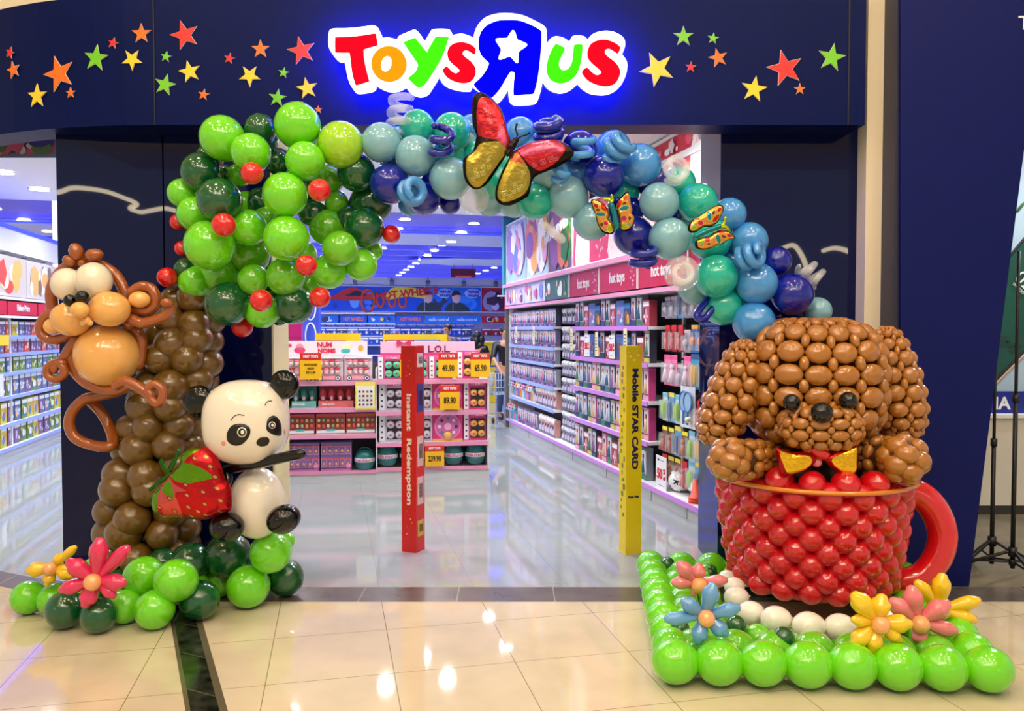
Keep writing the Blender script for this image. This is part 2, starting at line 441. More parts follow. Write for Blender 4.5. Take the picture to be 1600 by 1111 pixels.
# ---- store shell
VIO = mat('violet_lit_ceiling', (112, 100, 228), .5); BLUEC = mat('blue_lit_ceiling', (34, 26, 214), .5); LED = mat('blue_led', (30, 40, 255), .5, emit=3.2)  # blue of the LED light is put into the ceiling colours
def fbox(mb, s0, s1, t0, t1, z0, z1, m):
    c = ST((s0+s1)/2, (t0+t1)/2, (z0+z1)/2); mb.box(c, (s1-s0, t1-t0, z1-z0), m, rz=A)
def sbox(name, *a, kind='structure'):
    mb = MB(); fbox(mb, *a); return tag(mb.build(name), kind=kind)
cp = [(x, yh(x)+.2) for x in hx]+[(2.9, 5.2), (ST(3.6, 6.2).x, ST(3.6, 6.2).y), (ST(3.6, 11.75).x, ST(3.6, 11.75).y), (ST(-12, 11.75).x, ST(-12, 11.75).y)]
mb = MB(); mb.prism(cp, (0, 0, 3.30), (1, 0, 0), (0, 1, 0), .12, WHITE); tag(mb.build('ceiling_entry'), kind='structure')
sbox('ceiling_drop', -12, 3.6, 11.6, 11.75, 3.30, 4.0, WHITE)
sbox('ceiling_violet', -12, 12, 11.75, 17.2, 3.72, 3.8, VIO)
sbox('ceiling_band', -12, 12, 17.2, 19.6, 3.66, 3.8, K((186, 186, 226)))
sbox('ceiling_blue', -12, 12, 19.6, 34, 3.95, 4.0, BLUEC)
for k in range(9):
    t = 19.8+1.6*k
    sbox('ceiling_beam', -12, 12, t, t+.12, 3.72, 3.95, K((150, 150, 240)))
for k, (t, z) in enumerate(((16.7, 3.60), (19.66, 3.82), (20.7, 3.82), (22.3, 3.82), (23.9, 3.82), (25.5, 3.82), (27.1, 3.82), (28.7, 3.82), (30.3, 3.82), (32.4, 3.82))):
    sbox('led_strip', -12, 12, t, t+.16, z, z+.02, LED)
sbox('trim_led_cove', -12, -3.2, 11.8, 12.0, 3.45, 3.52, LED)
sbox('wall_back', -16, 12, 33.9, 34.1, 0, 4.0, K((226, 228, 236)))
sbox('wall_back_bulkhead', -16, 12, 33.2, 33.9, 3.42, 4.0, K((226, 228, 236)))
sbox('wall_right', 3.48, 3.6, 5.9, 12.8, 0, 4.0, K((215, 216, 222)))
sbox('wall_right_deep', 11.9, 12, 12.8, 34, 0, 4.0, K((215, 216, 222)))
sbox('wall_behind_right_shelving', 3.6, 12, 12.7, 12.8, 0, 4.0, K((215, 216, 222)))
# left outer wall, curved white bulkhead above the left shelves
sbox('wall_left', -4.42, -4.3, 9.3, 34, 0, 3.0, K((226, 228, 236)))
mb = MB(); pts = []
for k in range(13):
    t = 9.0+k*1.0; s = -4.15-.018*(t-9.0)**2*0; pts.append((s, t))
fbox(mb, -4.7, -3.95, 9.0, 22, 2.62, 2.92, K((226, 226, 234))); tag(mb.build('wall_left_bulkhead'), kind='structure')
sbox('led_strip', -4.0, -3.93, 9.0, 22, 2.92, 2.97, LED)
# ---- downlights (each a thing with trim ring and lens)
LENS = mat('lit_lens', (255, 255, 255), .5, emit=26)
LENSM = mat('lit_mall_lens', (255, 244, 226), .5, emit=210, ecol=(255, 238, 206))
def dl_mesh(m, r):
    a = MB(); a.lathe((0, 0, 0), [(r*.98, .0), (r*1.18, -.004), (r*1.18, -.012), (r*.98, -.014)], WHITE, 20)
    b = MB(); b.cyl((0, 0, -.012), r*.98, .008, m, 20); return a.mesh('ring'), b.mesh('lens')
DLA, DLB = dl_mesh(LENS, .11); DLC, DLD = dl_mesh(LENSM, .085)
CAN = {}
def downlight(p, ra, rb, label, group, can=0):
    o = root('downlight', label, 'light', p, 0, group)
    if can:
        if can not in CAN: CAN[can] = MB().cyl((0, 0, -.004), .10, can+.004, K((120, 120, 200)), 16).mesh('housing')
        c = bpy.data.objects.new('housing', CAN[can]); COL.objects.link(c); c.parent = o
    for n, me in (('ring', ra), ('lens', rb)):
        c = bpy.data.objects.new(n, me); COL.objects.link(c); c.parent = o
for r_, s in enumerate((-8.4, -5.5, -2.6, -.6, 1.6, 3.0, 5.8)):
    rn = ['far left row', 'left row', 'row left of the tree crown', 'row behind the tree crown', 'middle row', 'row in line with the right shelving', 'row right of the shelving'][r_]
    for k in range(14):
        t = 12.6+1.42*k+(.3 if r_ % 2 else 0)
        if r_ == 6 and t < 18: continue
        z = 3.718 if t < 17.2 else (3.656 if t < 19.5 else 3.72)
        p = ST(s, t, z)
        if k % 3 == 0: spot(p-Vector((0, 0, .03)), 230)
        downlight(p, DLA, DLB, 'lit round ceiling downlight, %s going deeper in the %s' % (ORD[k], rn), 'downlights in the blue ceiling', .23 if t > 19.55 else 0)
for k, (px, py) in enumerate(((10, 270), (66, 296), (698, 325), (600, 318), (760, 250), (450, 300), (880, 290))):
    D = 1.7*FPX/(515-py); D = min(D, 11.0)
    spot(Vector(((px-800)/FPX*D, D, 3.27)), 85)
    downlight(at(px, 515-1.7*FPX/D, D)*1.0 if False else Vector(((px-800)/FPX*D, D, 3.298)), DLA, DLB, 'lit round downlight in the white entry ceiling, %s from the left' % ORD[[0, 1, 4, 3, 5, 2, 6][k]], 'downlights in the entry ceiling')
for k, (x, y) in enumerate(((-2.4, 6.6), (-1.2, 6.9), (0.0, 6.7), (1.0, 6.3), (-3.6, 7.0), (-5.6, 7.9))):  # unseen lamps added behind the header to brighten the gondola front
    spot((x, y, 3.27), 75, (.97, .97, 1))
    downlight(Vector((x, y, 3.298)), DLA, DLB, 'added unseen fill downlight just behind the header, %s' % ['left of the gondola', 'over the gondola', 'near the yellow pillar', 'at the right shelving', 'behind the left blue panel', 'over the left opening'][k], 'downlights in the entry ceiling')
for i in range(5):
    for j in range(6):
        downlight(Vector((-3.9+1.9*i+(.5 if j % 2 else 0), 3.7-1.35*j, 5.466)), DLC, DLD, 'warm round mall ceiling lamp before the shopfront, %s row back, %s from left' % (ORD[j], ORD[i]), 'mall ceiling downlights')

# lit ceiling cove ribbons of the mall behind the photographer (they show in the glossy panels)
COVE = mat('lit_cove', (255, 236, 200), .5, emit=14)
VD = 15.5
for L in ([(60,310),(95,302),(120,295),(165,300),(200,311),(218,320),(207,327),(222,333),(240,330),(262,327),(290,336)], [(1205,400),(1222,388),(1238,384),(1250,398),(1258,418)], [(1285,392),(1305,388),(1330,396),(1350,416)]):
    q = [Vector(((x-800)/FPX*VD, 2*5.25-VD, CAMZ+(515-y)/FPX*VD)) for x, y in L]
    mb = MB(); mb.tube(curve3(q), .045, COVE, 6); tag(mb.build('trim_ceiling_cove'), kind='structure')
# ---- sign
SY = 4.80
GLOWB = mat('blue_halo_led', (10, 20, 255), .5, emit=62, ecol=(0, 0, 255))
FACEW = mat('lit_white_acrylic', (255, 255, 255), .4, emit=1.2)
def lit(n, rgb): return mat('lit_'+n, (4, 4, 4) if n[:2] == 'bl' else tuple(int(v*.3) for v in rgb), .5, emit=.80, ecol=rgb, spec=0)
LR, LO, LG, LB = lit('red_acrylic', (255, 10, 34)), lit('orange_acrylic', (255, 160, 16)), lit('green_acrylic', (72, 250, 18)), lit('blue_acrylic', (2, 2, 250))
sgn = root('shop_sign', 'large illuminated shop sign of coloured letters with white outline on navy header', 'sign', at(750, 100, SY))
def z1(x, y): return (510+x*.15, 20+y*.15)
def z2(x, y): return (740+x*.15, 20+y*.15)
def pxpoly(P, Yp): return [(lambda q: (q.x, q.z))(at(px, py, Yp)) for px, py in P]
def plate(P, Yp, h, m, name, parent, label=None):
    mb = MB(); mb.prism(pxpoly(P, Yp), (0, Yp, 0), (1, 0, 0), (0, 0, 1), h, m); return mb.build(name, parent, label)
def sm(P, f, n=5): return smooth([f(*p) for p in P], n)
hal1 = sm([(50,300),(60,230),(110,208),(250,205),(420,188),(500,175),(555,200),(585,260),(600,308),(600,308),(660,300),(755,322),(755,322),(775,285),(850,250),(930,222),(975,250),(1040,340),(1040,340),(1095,245),(1130,215),(1270,215),(1310,245),(1320,278),(1320,278),(1420,262),(1530,300),(1620,360),(1700,500),(1660,640),(1560,720),(1500,825),(1500,825),(1400,822),(1270,785),(1205,730),(1180,675),(1180,675),(1110,790),(1060,860),(980,885),(890,850),(835,785),(835,785),(760,825),(660,830),(570,795),(520,755),(520,755),(520,800),(480,830),(350,850),(300,825),(255,740),(225,600),(210,520),(210,520),(150,520),(110,490),(65,430),(50,380)], z1)
halR = sm([(5,300),(40,190),(120,100),(230,60),(350,50),(500,70),(640,130),(730,185),(755,240),(755,390),(730,600),(710,760),(665,920),(610,960),(450,972),(390,950),(370,900),(360,800),(360,800),(320,870),(250,945),(180,880),(60,830),(-10,770),(-40,640),(10,500),(0,400)], z2)
halU = sm([(745,400),(790,320),(850,288),(930,305),(990,345),(990,345),(1020,290),(1080,280),(1140,290),(1175,322),(1175,322),(1240,260),(1350,232),(1450,245),(1530,290),(1560,340),(1555,410),(1525,470),(1525,470),(1575,540),(1582,620),(1550,730),(1470,820),(1360,862),(1220,850),(1130,800),(1080,745),(1080,745),(990,820),(890,845),(790,810),(730,740),(700,600)], z2)
GY = 4.955
def off(P, d):
    N = len(P); out = []; sg = 1 if area2(P) > 0 else -1
    for i in range(N):
        ax, ay = P[i-1]; bx, by = P[(i+1) % N]; dx, dy = bx-ax, by-ay; L = sqrt(dx*dx+dy*dy) or 1
        out.append((P[i][0]+sg*dy/L*d, P[i][1]-sg*dx/L*d))
    return out
for P in (hal1, halR, halU):
    plate(P, SY+.07, .07, FACEW, 'white_outline', sgn)
mb = MB()
for P in (hal1, halR, halU):
    q = pxpoly(P, SY+.075)
    pts = [Vector((a, SY+.078, b)) for a, b in q[::2]]
    mb.tube(pts, .012, GLOWB, 5, closed=True)
mb.build('halo_light', sgn)
Tl = sm([(97,280),(110,266),(250,262),(400,245),(505,228),(520,240),(533,330),(520,345),(400,380),(388,400),(388,400),(400,520),(445,705),(440,718),(320,755),(305,745),(275,640),(250,440),(235,418),(235,418),(110,416),(98,405)], z1, 3)
plate(Tl, SY, .02, LR, 'letter', sgn, 'red letter T')
O_o = [z1(655+182*cos(t*pi/18), 540+182*sin(t*pi/18)) for t in range(36)]
O_i = [z1(627+58*cos(t*pi/18)+ -8*sin(t*pi/18), 537+85*sin(t*pi/18)) for t in range(36)]
def ring_plate(Po, Pi, Yp, h, m, name, parent, label):
    n = len(Po); a = pxpoly(Po, Yp); b = pxpoly(Pi, Yp); mb = MB(); vs = []
    for Q in (a, b):
        for yy in (Yp, Yp-h): vs += [Vector((x, yy, z)) for x, z in Q]
    fs = []
    for i in range(n):
        j = (i+1) % n; fs += [(i, j, n+j, n+i), (2*n+i, 3*n+i, 3*n+j, 2*n+j), (n+i, n+j, 3*n+j, 3*n+i), (i, 2*n+i, 2*n+j, j)]
    mb.add(vs, fs, m, False); return mb.build(name, parent, label)
ring_plate(O_o, O_i, SY, .02, LO, 'letter', sgn, 'orange letter O')
Yl = sm([(812,325),(830,310),(915,275),(935,280),(1045,415),(1060,400),(1135,270),(1155,262),(1265,265),(1268,280),(1215,440),(1120,610),(1030,745),(975,778),(940,770),(865,700),(862,685),(930,625),(955,570),(955,545),(930,500)], z1, 3)
plate(Yl, SY, .02, LG, 'letter', sgn, 'green letter Y')
def s_letter(f, x0, y0, sc=1.0):
    P = [(1560,400),(1545,432),(1530,432),(1470,395),(1430,400),(1420,435),(1440,465),(1520,530),(1560,600),(1545,670),(1500,720),(1420,735),(1330,715),(1260,675),(1215,615),(1220,595),(1250,572),(1270,580),(1310,620),(1350,640),(1385,620),(1380,590),(1310,530),(1270,480),(1263,420),(1290,360),(1350,325),(1430,318),(1510,345),(1555,380)]
    return smooth([f(x0+(x-1215)*sc, y0+(y-318)*sc) for x, y in P], 4)
plate(s_letter(z1, 1215, 318), SY, .02, LR, 'letter', sgn, 'red letter S in the first word')
plate(s_letter(z2, 1130, 292, 1.14), SY, .02, LR, 'letter', sgn, 'red letter S closing the second word')
Rl = sm([(52,330),(70,230),(130,150),(240,98),(360,88),(480,95),(600,140),(690,190),(708,225),(705,330),(690,520),(665,700),(635,820),(610,848),(540,852),(430,860),(415,845),(418,740),(428,640),(410,615),(380,620),(330,700),(270,800),(190,885),(150,870),(60,820),(8,760),(15,740),(80,680),(130,610),(160,545),(150,515),(90,460),(60,400)], z2, 4)
plate(Rl, SY-.001, .02, LB, 'letter', sgn, 'large blue reversed letter R')
St = sm([(412,187),(432,205),(455,278),(480,292),(550,325),(550,350),(480,400),(470,430),(465,515),(440,520),(395,470),(365,460),(290,488),(262,485),(262,465),(285,400),(280,370),(235,300),(240,272),(330,268),(355,258),(395,195)], z2, 3)
plate(St, SY-.022, .008, FACEW, 'star_mark', sgn, 'white star inside the blue letter')
Ul = sm([(845,345),(865,338),(935,368),(947,385),(940,410),(900,490),(888,550),(905,595),(940,608),(985,590),(1020,530),(1035,440),(1042,360),(1055,342),(1120,340),(1132,358),(1125,470),(1100,580),(1050,670),(970,725),(880,735),(800,695),(762,620),(765,530),(800,420)], z2, 4)
plate(Ul, SY, .02, LG, 'letter', sgn, 'green letter U')

# ---- star stickers on the header
SCOL = {'r': ('red', K((226, 36, 34), .4, emit=.15)), 'o': ('orange', K((240, 112, 24), .4, emit=.15)), 'y': ('yellow', K((244, 208, 40), .4, emit=.15)), 'g': ('green', K((112, 196, 32), .4, emit=.15))}
SCOL = {'r': ('red', K((232, 36, 34), .4)), 'o': ('orange', K((246, 116, 24), .4)), 'y': ('yellow', K((250, 212, 40), .4)), 'g': ('green', K((116, 204, 32), .4))}
EDGE = K((240, 230, 210))
stars = [(53,263,28,'r',20,1),(70,348,42,'o',-11,1),(187,478,58,'y',2,1),(295,367,87,'o',-16,1),(353,462,27,'o',0,1),(478,290,63,'g',8,1),(563,215,27,'r',15,1),(657,297,52,'y',36,1),(703,168,48,'o',0,1),(825,283,27,'g',10,1),(820,422,52,'g',14,1),(918,175,70,'r',-17,1),(942,357,54,'y',-13,1),(1012,471,28,'o',10,1),(1139,291,27,'r',12,1),(1293,245,45,'o',0,1),(1240,377,53,'y',36,1),(1497,253,68,'r',-13,1),(1408,362,27,'g',10,1),(1377,487,43,'g',8,1),(1524,440,53,'y',-10,1),(1580,545,20,'o',0,1),
(380,130,35,'g',0,2),(485,137,20,'g',8,2),(287,246,60,'y',-26,2),(503,206,33,'o',-14,2),(406,238,19,'r',5,2),(740,243,62,'r',-14,2),(630,317,45,'y',9,2),(792,317,20,'o',0,2),(905,205,48,'g',10,2)]
for i, (x, y, r, c, ro, w_) in enumerate(stars):
    k = .315 if w_ == 1 else .441; ox = 0 if w_ == 1 else 900
    px, py = ox+x*k, y*k; R_ = r*k
    X0 = at(px, py, 5.0).x; Yp = yh(X0)
    if X0 < -2.2: X0 = at(px, py, Yp).x; Yp = yh(X0)
    base = at(px, py, Yp)
    slope = (yh(X0+.05)-yh(X0-.05))/.1; ux = Vector((1, slope, 0)).normalized(); rr = pr(R_, Yp)
    nn = ux.cross(Vector((0, 0, 1)))
    P = star(0, 0, rr, ro, .40); P = [(a, -b) for a, b in P]; P2 = star(0, 0, rr*1.07, ro, .40); P2 = [(a, -b) for a, b in P2]
    side = 'left of the sign' if w_ == 1 else 'right of the sign'
    sz = 'big' if r*k > 17 else ('small' if r*k < 11 else 'mid-sized')
    near = sorted([(abs(i2[0]*(.315 if i2[5] == 1 else .441)+(0 if i2[5] == 1 else 900)-px)+abs(i2[1]*(.315 if i2[5] == 1 else .441)-py), SCOL[i2[3]][0], ('big' if i2[2]*(.315 if i2[5] == 1 else .441) > 17 else ('small' if i2[2]*(.315 if i2[5] == 1 else .441) < 11 else 'mid-sized'))) for j2, i2 in enumerate(stars) if j2 != i])
    th = 'high' if py < 50 else ('halfway up' if py < 105 else 'low')
    EX = {1: ', at the far left edge', 3: ', largest near the curve', 5: '', 8: ', beside the panel seam', 10: ', just right of the panel seam', 11: ', highest big one', 12: ', close to the seam', 15: ', near the sign', 16: '', 17: ', closest to the sign', 19: ', above the tree crown', 20: ', directly above the tree crown', 2: ', lowest at the far left'}.get(i, '')
    s_ = root('star_sticker', ('%s %s star %s on header %s, by %s %s star' if not EX else '%s %s star %s on header %s'+EX+'%.0s%.0s') % (sz, SCOL[c][0], th, side, near[0][2], near[0][1]), 'star', base, 0, 'stars on the navy header')
    mb = MB(); mb.prism(P2, base+nn*.001, ux, (0, 0, 1), .004, EDGE); mb.build('edge', s_)
    mb = MB(); mb.prism(P, base+nn*.005, ux, (0, 0, 1), .004, SCOL[c][1]); mb.build('face', s_)

# ================================================================ balloon tree
def ez(px, py, D): return at(px, py, D)
TREE = root('balloon_tree', 'tall balloon tree with green crown, red apple balloons and brown trunk, left of the entrance', 'balloon tree', fl(240, 905))
crown = """298,210,97,L,f 462,172,67,D,m 625,155,100,L,f 813,238,100,Y,f 422,275,85,L,f 540,312,58,D,b 657,310,85,L,f
207,360,88,D,m 310,365,40,D,b 372,370,50,L,b 125,450,64,L,m 285,480,95,D,f 178,540,76,L,m 400,490,50,L,b 470,490,66,D,b 570,457,97,L,f
765,390,62,L2,b 795,490,52,L2,b 880,360,82,D,m 690,535,62,D,b 945,490,92,D,b 915,600,85,D,m 242,675,108,L,f 413,598,79,L,m
577,645,98,Y2,f 140,782,52,D,m 755,600,80,L2,b 810,690,78,L2,f 900,760,72,L,m 950,700,44,L,b 420,715,85,L2,b 285,800,92,Y2,b
180,835,72,L,m 432,825,67,L2,m 572,812,84,L2,m 762,790,76,L,m 670,850,52,L2,b 320,930,97,D,f 608,935,85,D,m 470,960,76,L,m 545,985,40,D,b
240,300,60,D,b 350,560,70,L2,b 640,420,70,D,b 640,720,70,L2,b 500,560,70,L2,b 700,250,60,L2,b 480,230,60,D,b 850,560,60,D,b 220,740,70,D,b 520,880,60,D,b 400,900,60,L2,b"""
CM = {'L': LIME, 'D': DGRN, 'Y': LIMEY, 'Y2': LIME, 'L2': LIME2}
R2 = random.Random(3)
CD = 4.80
for it in crown.split():
    x, y, r, c, l = it.split(','); px, py, rp = 240+float(x)*.36, 140+float(y)*.36, float(r)*.36
    rho = min(.96, sqrt(((px-440)/175)**2+((py-335)/185)**2))
    D = {'f': CD-.36*sqrt(1-rho*rho)-.05, 'm': CD-.26*sqrt(1-rho*rho)+.0, 'b': CD-.05*sqrt(1-rho*rho)+.02}[l]
    if py-rp < 200: D = min(D, 4.99-pr(rp, 4.8)*1.1)
    p = at(px, py, D); q = p-at(440, 335, CD)
    balloon('crown_balloon', TREE, p, pr(rp, D)*1.0, CM[c], -q+Vector((0, .25, 0)))
for it in "427,363,48 720,437,49 1032,627,40 305,588,52 107,575,36 125,690,34 663,763,47 58,815,43 467,915,49 722,902,46 385,1030,46".split():
    x, y, r = map(float, it.split(',')); px, py, rp = 240+x*.36, 140+y*.36, r*.36
    rho = min(.96, sqrt(((px-440)/175)**2+((py-335)/185)**2))
    back = it.startswith(('107', '125', '385'))
    D = CD-.36*sqrt(1-rho*rho)-.16 if not back else CD-.05
    if it.startswith(('58', '1032')): D = CD-.14
    balloon('apple_balloon', TREE, at(px, py, D), pr(rp, D), REDL, (0, .4, .2), label='round red apple balloon')
# trunk: staggered rings on a bent core
core = [(305, 455, 42), (298, 480, 46), (290, 520, 52), (282, 560, 58), (272, 605, 62), (258, 650, 62), (246, 700, 64), (236, 750, 70), (230, 800, 74), (232, 850, 74), (236, 880, 70)]
def cpt(py):
    for a, b in zip(core, core[1:]):
        if a[1] <= py <= b[1]:
            t = (py-a[1])/(b[1]-a[1]); return a[0]+(b[0]-a[0])*t, a[2]+(b[2]-a[2])*t
    return core[-1][0], core[-1][2]
y = 862; k = 0; TD = 4.84
while y > 452:
    cx, hw = cpt(y); rb = 25.5+R2.uniform(-.5, .5)-(3 if y < 500 else 0); n = 6 if hw > 50 else 5
    c = at(cx, y, TD); rad = pr(hw-rb*.75, TD)
    for i in range(n):
        a = 2*pi*(i+.5*(k % 2)+.2*sin(k*1.7))/n
        d = Vector((sin(a), -cos(a), 0))
        p = c+Vector((d.x*rad, d.y*rad*.82, R2.uniform(-.03, .03)))
        balloon('trunk_balloon', TREE, p, pr(rb, TD)*R2.uniform(.93, 1.08), OLV, (-d.x, -d.y, R2.uniform(-.5, .5)), (1.0, 1.0, 1.05))
    y -= 33; k += 1

# ================================================================ balloon arch
ARCH = root('balloon_arch', 'long garland of blue and turquoise balloons arching from the green tree over the entrance', 'balloon arch', at(900, 300, 4.75))
arch = """596,223,31,P,f 652,200,28,T,m 649,244,32,P,f 706,205,29,T,m 609,288,31,D,f 704,279,33,P,f 663,310,26,D,m 706,243,30,T,b 741,310,24,C,f
703,318,17,D,b 765,314,24,P,b 738,203,24,M,b 813,210,27,M,b 857,208,24,D,m 906,232,28,D,m 741,240,26,T,b 770,286,36,T,b 803,314,26,P,b 836,315,28,T,m
855,272,26,P,m 888,308,33,P,m 944,276,32,D,f 925,346,30,P,m 1000,258,33,M,m 975,302,24,T,b 880,262,26,M,b 1030,316,31,P,f 1060,287,27,T,b 1090,318,32,T,m
1046,373,33,P,f 975,333,30,D,b 990,368,31,D,m 1110,374,33,T,m 1140,335,26,M,m 1119,432,34,T,f 1170,377,30,M,m 1214,408,23,D,m 1182,443,33,M,f 1238,460,33,D,f
1130,478,31,T,m 1178,504,33,M,f 1277,486,22,P,m 1085,452,24,P,b 1250,492,24,D,b 1206,495,24,D,b 958,232,28,M,b 1145,410,30,M,b 1080,350,30,P,b 1160,450,28,T,b
620,262,28,M,b 680,292,26,D,b 840,240,30,M,b 800,260,30,T,b 1020,285,26,D,b 1060,336,26,D,b 725,220,26,P,b 630,225,28,T,b 905,275,30,M,b 1215,475,28,D,b 640,320,18,M,b"""
AM = {'P': PALE, 'T': TURQ, 'M': MBLU, 'D': DBLU, 'C': CLR}
for it in arch.split():
    x, y, r, c, l = it.split(','); px, py, rp = float(x), float(y), float(r)
    D = {'f': 4.55, 'm': 4.64, 'b': 4.77}[l]
    m = AM[c]
    balloon('balloon', ARCH, at(px, py, D), pr(rp, D), m, (R2.uniform(-.3, .3), 1, R2.uniform(-.3, .3)), (1, 1, 1.04))
balloon('balloon', ARCH, at(1065, 427, 4.5), pr(28, 4.5), CLR, (0, 1, 0), label='clear see-through balloon')

# curled long balloons tied on the arch
def spiral(label, px, py, D, rp, tp, turns, axis, m, stretch=1.0, ph=0.0):
    c = at(px, py, D); ax = Vector(axis).normalized(); x = ax.orthogonal().normalized(); y = ax.cross(x)
    Rr, tr = pr(rp, D), pr(tp, D); n = int(turns*14); L = turns*tr*2.1*stretch
    pts = [c+ax*(L*(i/n-.5))+(x*cos(ph+2*pi*turns*i/n)+y*sin(ph+2*pi*turns*i/n))*Rr for i in range(n+1)]
    mb = MB(); mb.tube(pts, [tr*(1-.25*(abs(i/n-.5)*2)**4) for i in range(n+1)], m, 10)
    o = mb.build('curly_balloon', base=c); tag(o, label, 'balloon', 'curly twisting balloons on the arch'); return o
spiral('clear coiled balloon standing up below the orange letter', 625, 176, 4.55, 15, 6.5, 3.0, (.12, 0, 1), CLR, 1.35)
spiral('dark blue coiled balloon left of the big butterfly', 690, 222, 4.42, 15, 6.5, 2.2, (.2, -.6, 1), DBLU, 1.5, 1)
spiral('sky blue coiled balloon low at the tree end of the arch', 644, 300, 4.42, 16, 7.5, 1.7, (.7, -1, .1), MBLU, 1.2, 2)
spiral('dark blue coiled balloon above the right wing of the big butterfly', 857, 205, 4.50, 17, 8.5, 2.0, (0, -.55, 1), DBLU, .9)
spiral('sky blue coiled balloon behind the wing tip of the big butterfly', 910, 232, 4.46, 15, 6.0, 1.8, (.2, -.3, 1), MBLU, 1.6, 1)
spiral('sky blue coiled balloon at the highest bend of the arch', 965, 230, 4.46, 16, 8, 2.3, (.7, -.7, .5), MBLU, 1.0)
spiral('clear coiled balloon on the shoulder of the arch', 1056, 266, 4.48, 16, 6, 2.0, (.3, -1, .4), CLR, 1.1)
spiral('dark blue coiled balloon hanging under the arch below the small butterfly', 1005, 403, 4.48, 17, 6.5, 2.0, (.1, -.3, 1), DBLU, 1.1)
spiral('clear coiled balloon in front of the clear round balloon', 1066, 428, 4.36, 14, 5, 1.6, (.2, -1, .3), CLR, 1.0)
spiral('sky blue coiled balloon right of the lower small butterfly', 1174, 400, 4.42, 15, 7.5, 2.2, (.8, -.7, .2), MBLU, 1.0, 1)
spiral('clear coiled balloon beside the royal blue balloons at the arch foot', 1268, 427, 4.6, 13, 5.5, 2.2, (.5, -.3, -.6), CLR, 1.5)
spiral('pale blue coiled balloon under the right wing of the big butterfly', 876, 268, 4.46, 12, 6.5, 1.2, (.5, -.8, .4), MBLU, 1.3)
mb = MB(); mb.tube(curve3([at(850, 352, 4.55), at(862, 362, 4.5), at(878, 374, 4.5)]), pr(7, 4.5), CLR, 12)
tag(mb.build('long_balloon', base=at(864, 363, 4.5)), 'short straight clear balloon poking out under the arch near the doll posters', 'balloon')
mb = MB(); mb.tube(curve3([at(1128, 503, 4.7), at(1126, 486, 4.62), at(1118, 478, 4.58), at(1100, 498, 4.55), at(1088, 492, 4.55), at(1106, 468, 4.6)]), pr(5.5, 4.6), DBLU, 10)
tag(mb.build('long_balloon', base=at(1105, 490, 4.6)), 'dark blue bent balloon dangling at the arch foot above the hanging toys', 'balloon')

# ================================================================ foil butterflies
def foil(name, rgb, bump=.25, rough=.22): return mat('foil_'+name, rgb, rough, metal=.75, bump=bump, bscale=30, noise=.12, nscale=30)
F_BLK, F_RED, F_PNK, F_GLD = foil('black', (34, 24, 18)), foil('red', (190, 38, 48)), foil('pink', (196, 74, 104)), foil('gold', (168, 148, 56))
F_ORR = foil('orange_red', (206, 96, 64))
def zb(x, y): return (715+x*.1665, 140+y*.1665)
bf = root('foil_butterfly', 'big foil butterfly balloon with pink and gold wings and black edges on the arch', 'foil balloon', at(800, 235, 4.38))
w1 = smooth([zb(*p) for p in [(500,500),(470,380),(425,220),(370,130),(290,60),(210,22),(155,50),(135,120),(140,320),(175,420),(170,470),(150,560),(120,600),(60,640),(48,740),(75,860),(140,930),(210,930),(290,870),(380,740),(450,630),(480,590)]], 4)
r1 = smooth([zb(*p) for p in [(495,505),(460,380),(410,220),(350,130),(270,80),(205,110),(180,230),(190,400),(215,450),(375,490),(375,490),(430,530)]], 4)
g1 = smooth([zb(*p) for p in [(385,500),(450,550),(470,590),(420,650),(340,760),(230,905),(150,915),(90,830),(82,700),(100,640),(170,580),(220,520)]], 4)
w2 = smooth([zb(*p) for p in [(545,560),(600,530),(700,490),(870,465),(960,480),(1050,530),(1092,590),(1060,650),(950,720),(830,770),(740,810),(700,860),(680,960),(650,1010),(560,1060),(480,1090),(390,1070),(352,1000),(365,900),(420,760),(480,640),(500,590)]], 4)
r2 = smooth([zb(*p) for p in [(570,570),(640,520),(780,480),(900,475),(985,520),(1000,590),(930,680),(850,740),(770,770),(700,740),(640,680),(590,620)]], 4)
g2 = smooth([zb(*p) for p in [(545,580),(590,640),(650,730),(682,820),(665,920),(620,990),(530,1040),(440,1060),(385,1030),(375,960),(400,860),(460,720),(490,630)]], 4)
pi1 = smooth([zb(*p) for p in [(480,500),(430,380),(400,330),(380,400),(370,480),(430,540),(470,570)]], 4)
pi2 = smooth([zb(*p) for p in [(560,560),(700,500),(830,480),(980,520),(960,600),(800,600),(640,640),(590,610)]], 4)
pi3 = smooth([zb(*p) for p in [(540,580),(590,640),(640,720),(600,700),(540,690),(490,660)]], 4)
F_GL3, F_PK3 = foil('pale_gold', (206, 192, 104)), foil('pale_pink', (216, 110, 120))
def diam(L, m, m2):
    out = []
    for x, y, r in L:
        for s_, mm in ((1, m), (.68, m2), (.36, m)): out.append(([zb(x+r*s_*cos(a+.5), y+r*s_*sin(a+.5)) for a in (0, pi/2, pi, 1.5*pi)], mm))
    return out
gp1 = diam([(185,815,34),(240,795,32),(145,850,28),(290,660,24),(240,735,26),(300,735,28),(170,770,24)], F_GL3, F_GLD)
rp1 = diam([(290,230,30),(300,290,26),(430,400,22),(320,330,22),(260,200,18)], F_PK3, F_RED)
gp2 = diam([(445,985,36),(620,790,30),(540,910,28),(580,950,26),(495,1010,28),(430,1040,22),(600,915,22),(530,970,26)], F_GL3, F_GLD)
rp2 = diam([(875,665,34),(925,660,24),(800,690,34),(720,720,28),(840,550,26),(900,530,22),(760,560,26)], F_PK3, F_RED)
mb = MB(); pillow(mb, w1, 4.36, .035, F_BLK, [(r1, F_RED), (g1, F_GLD), (pi1, F_PNK)]+gp1+rp1, 16, 4.5); mb.build('wing', bf, 'left wing, red above and gold below')
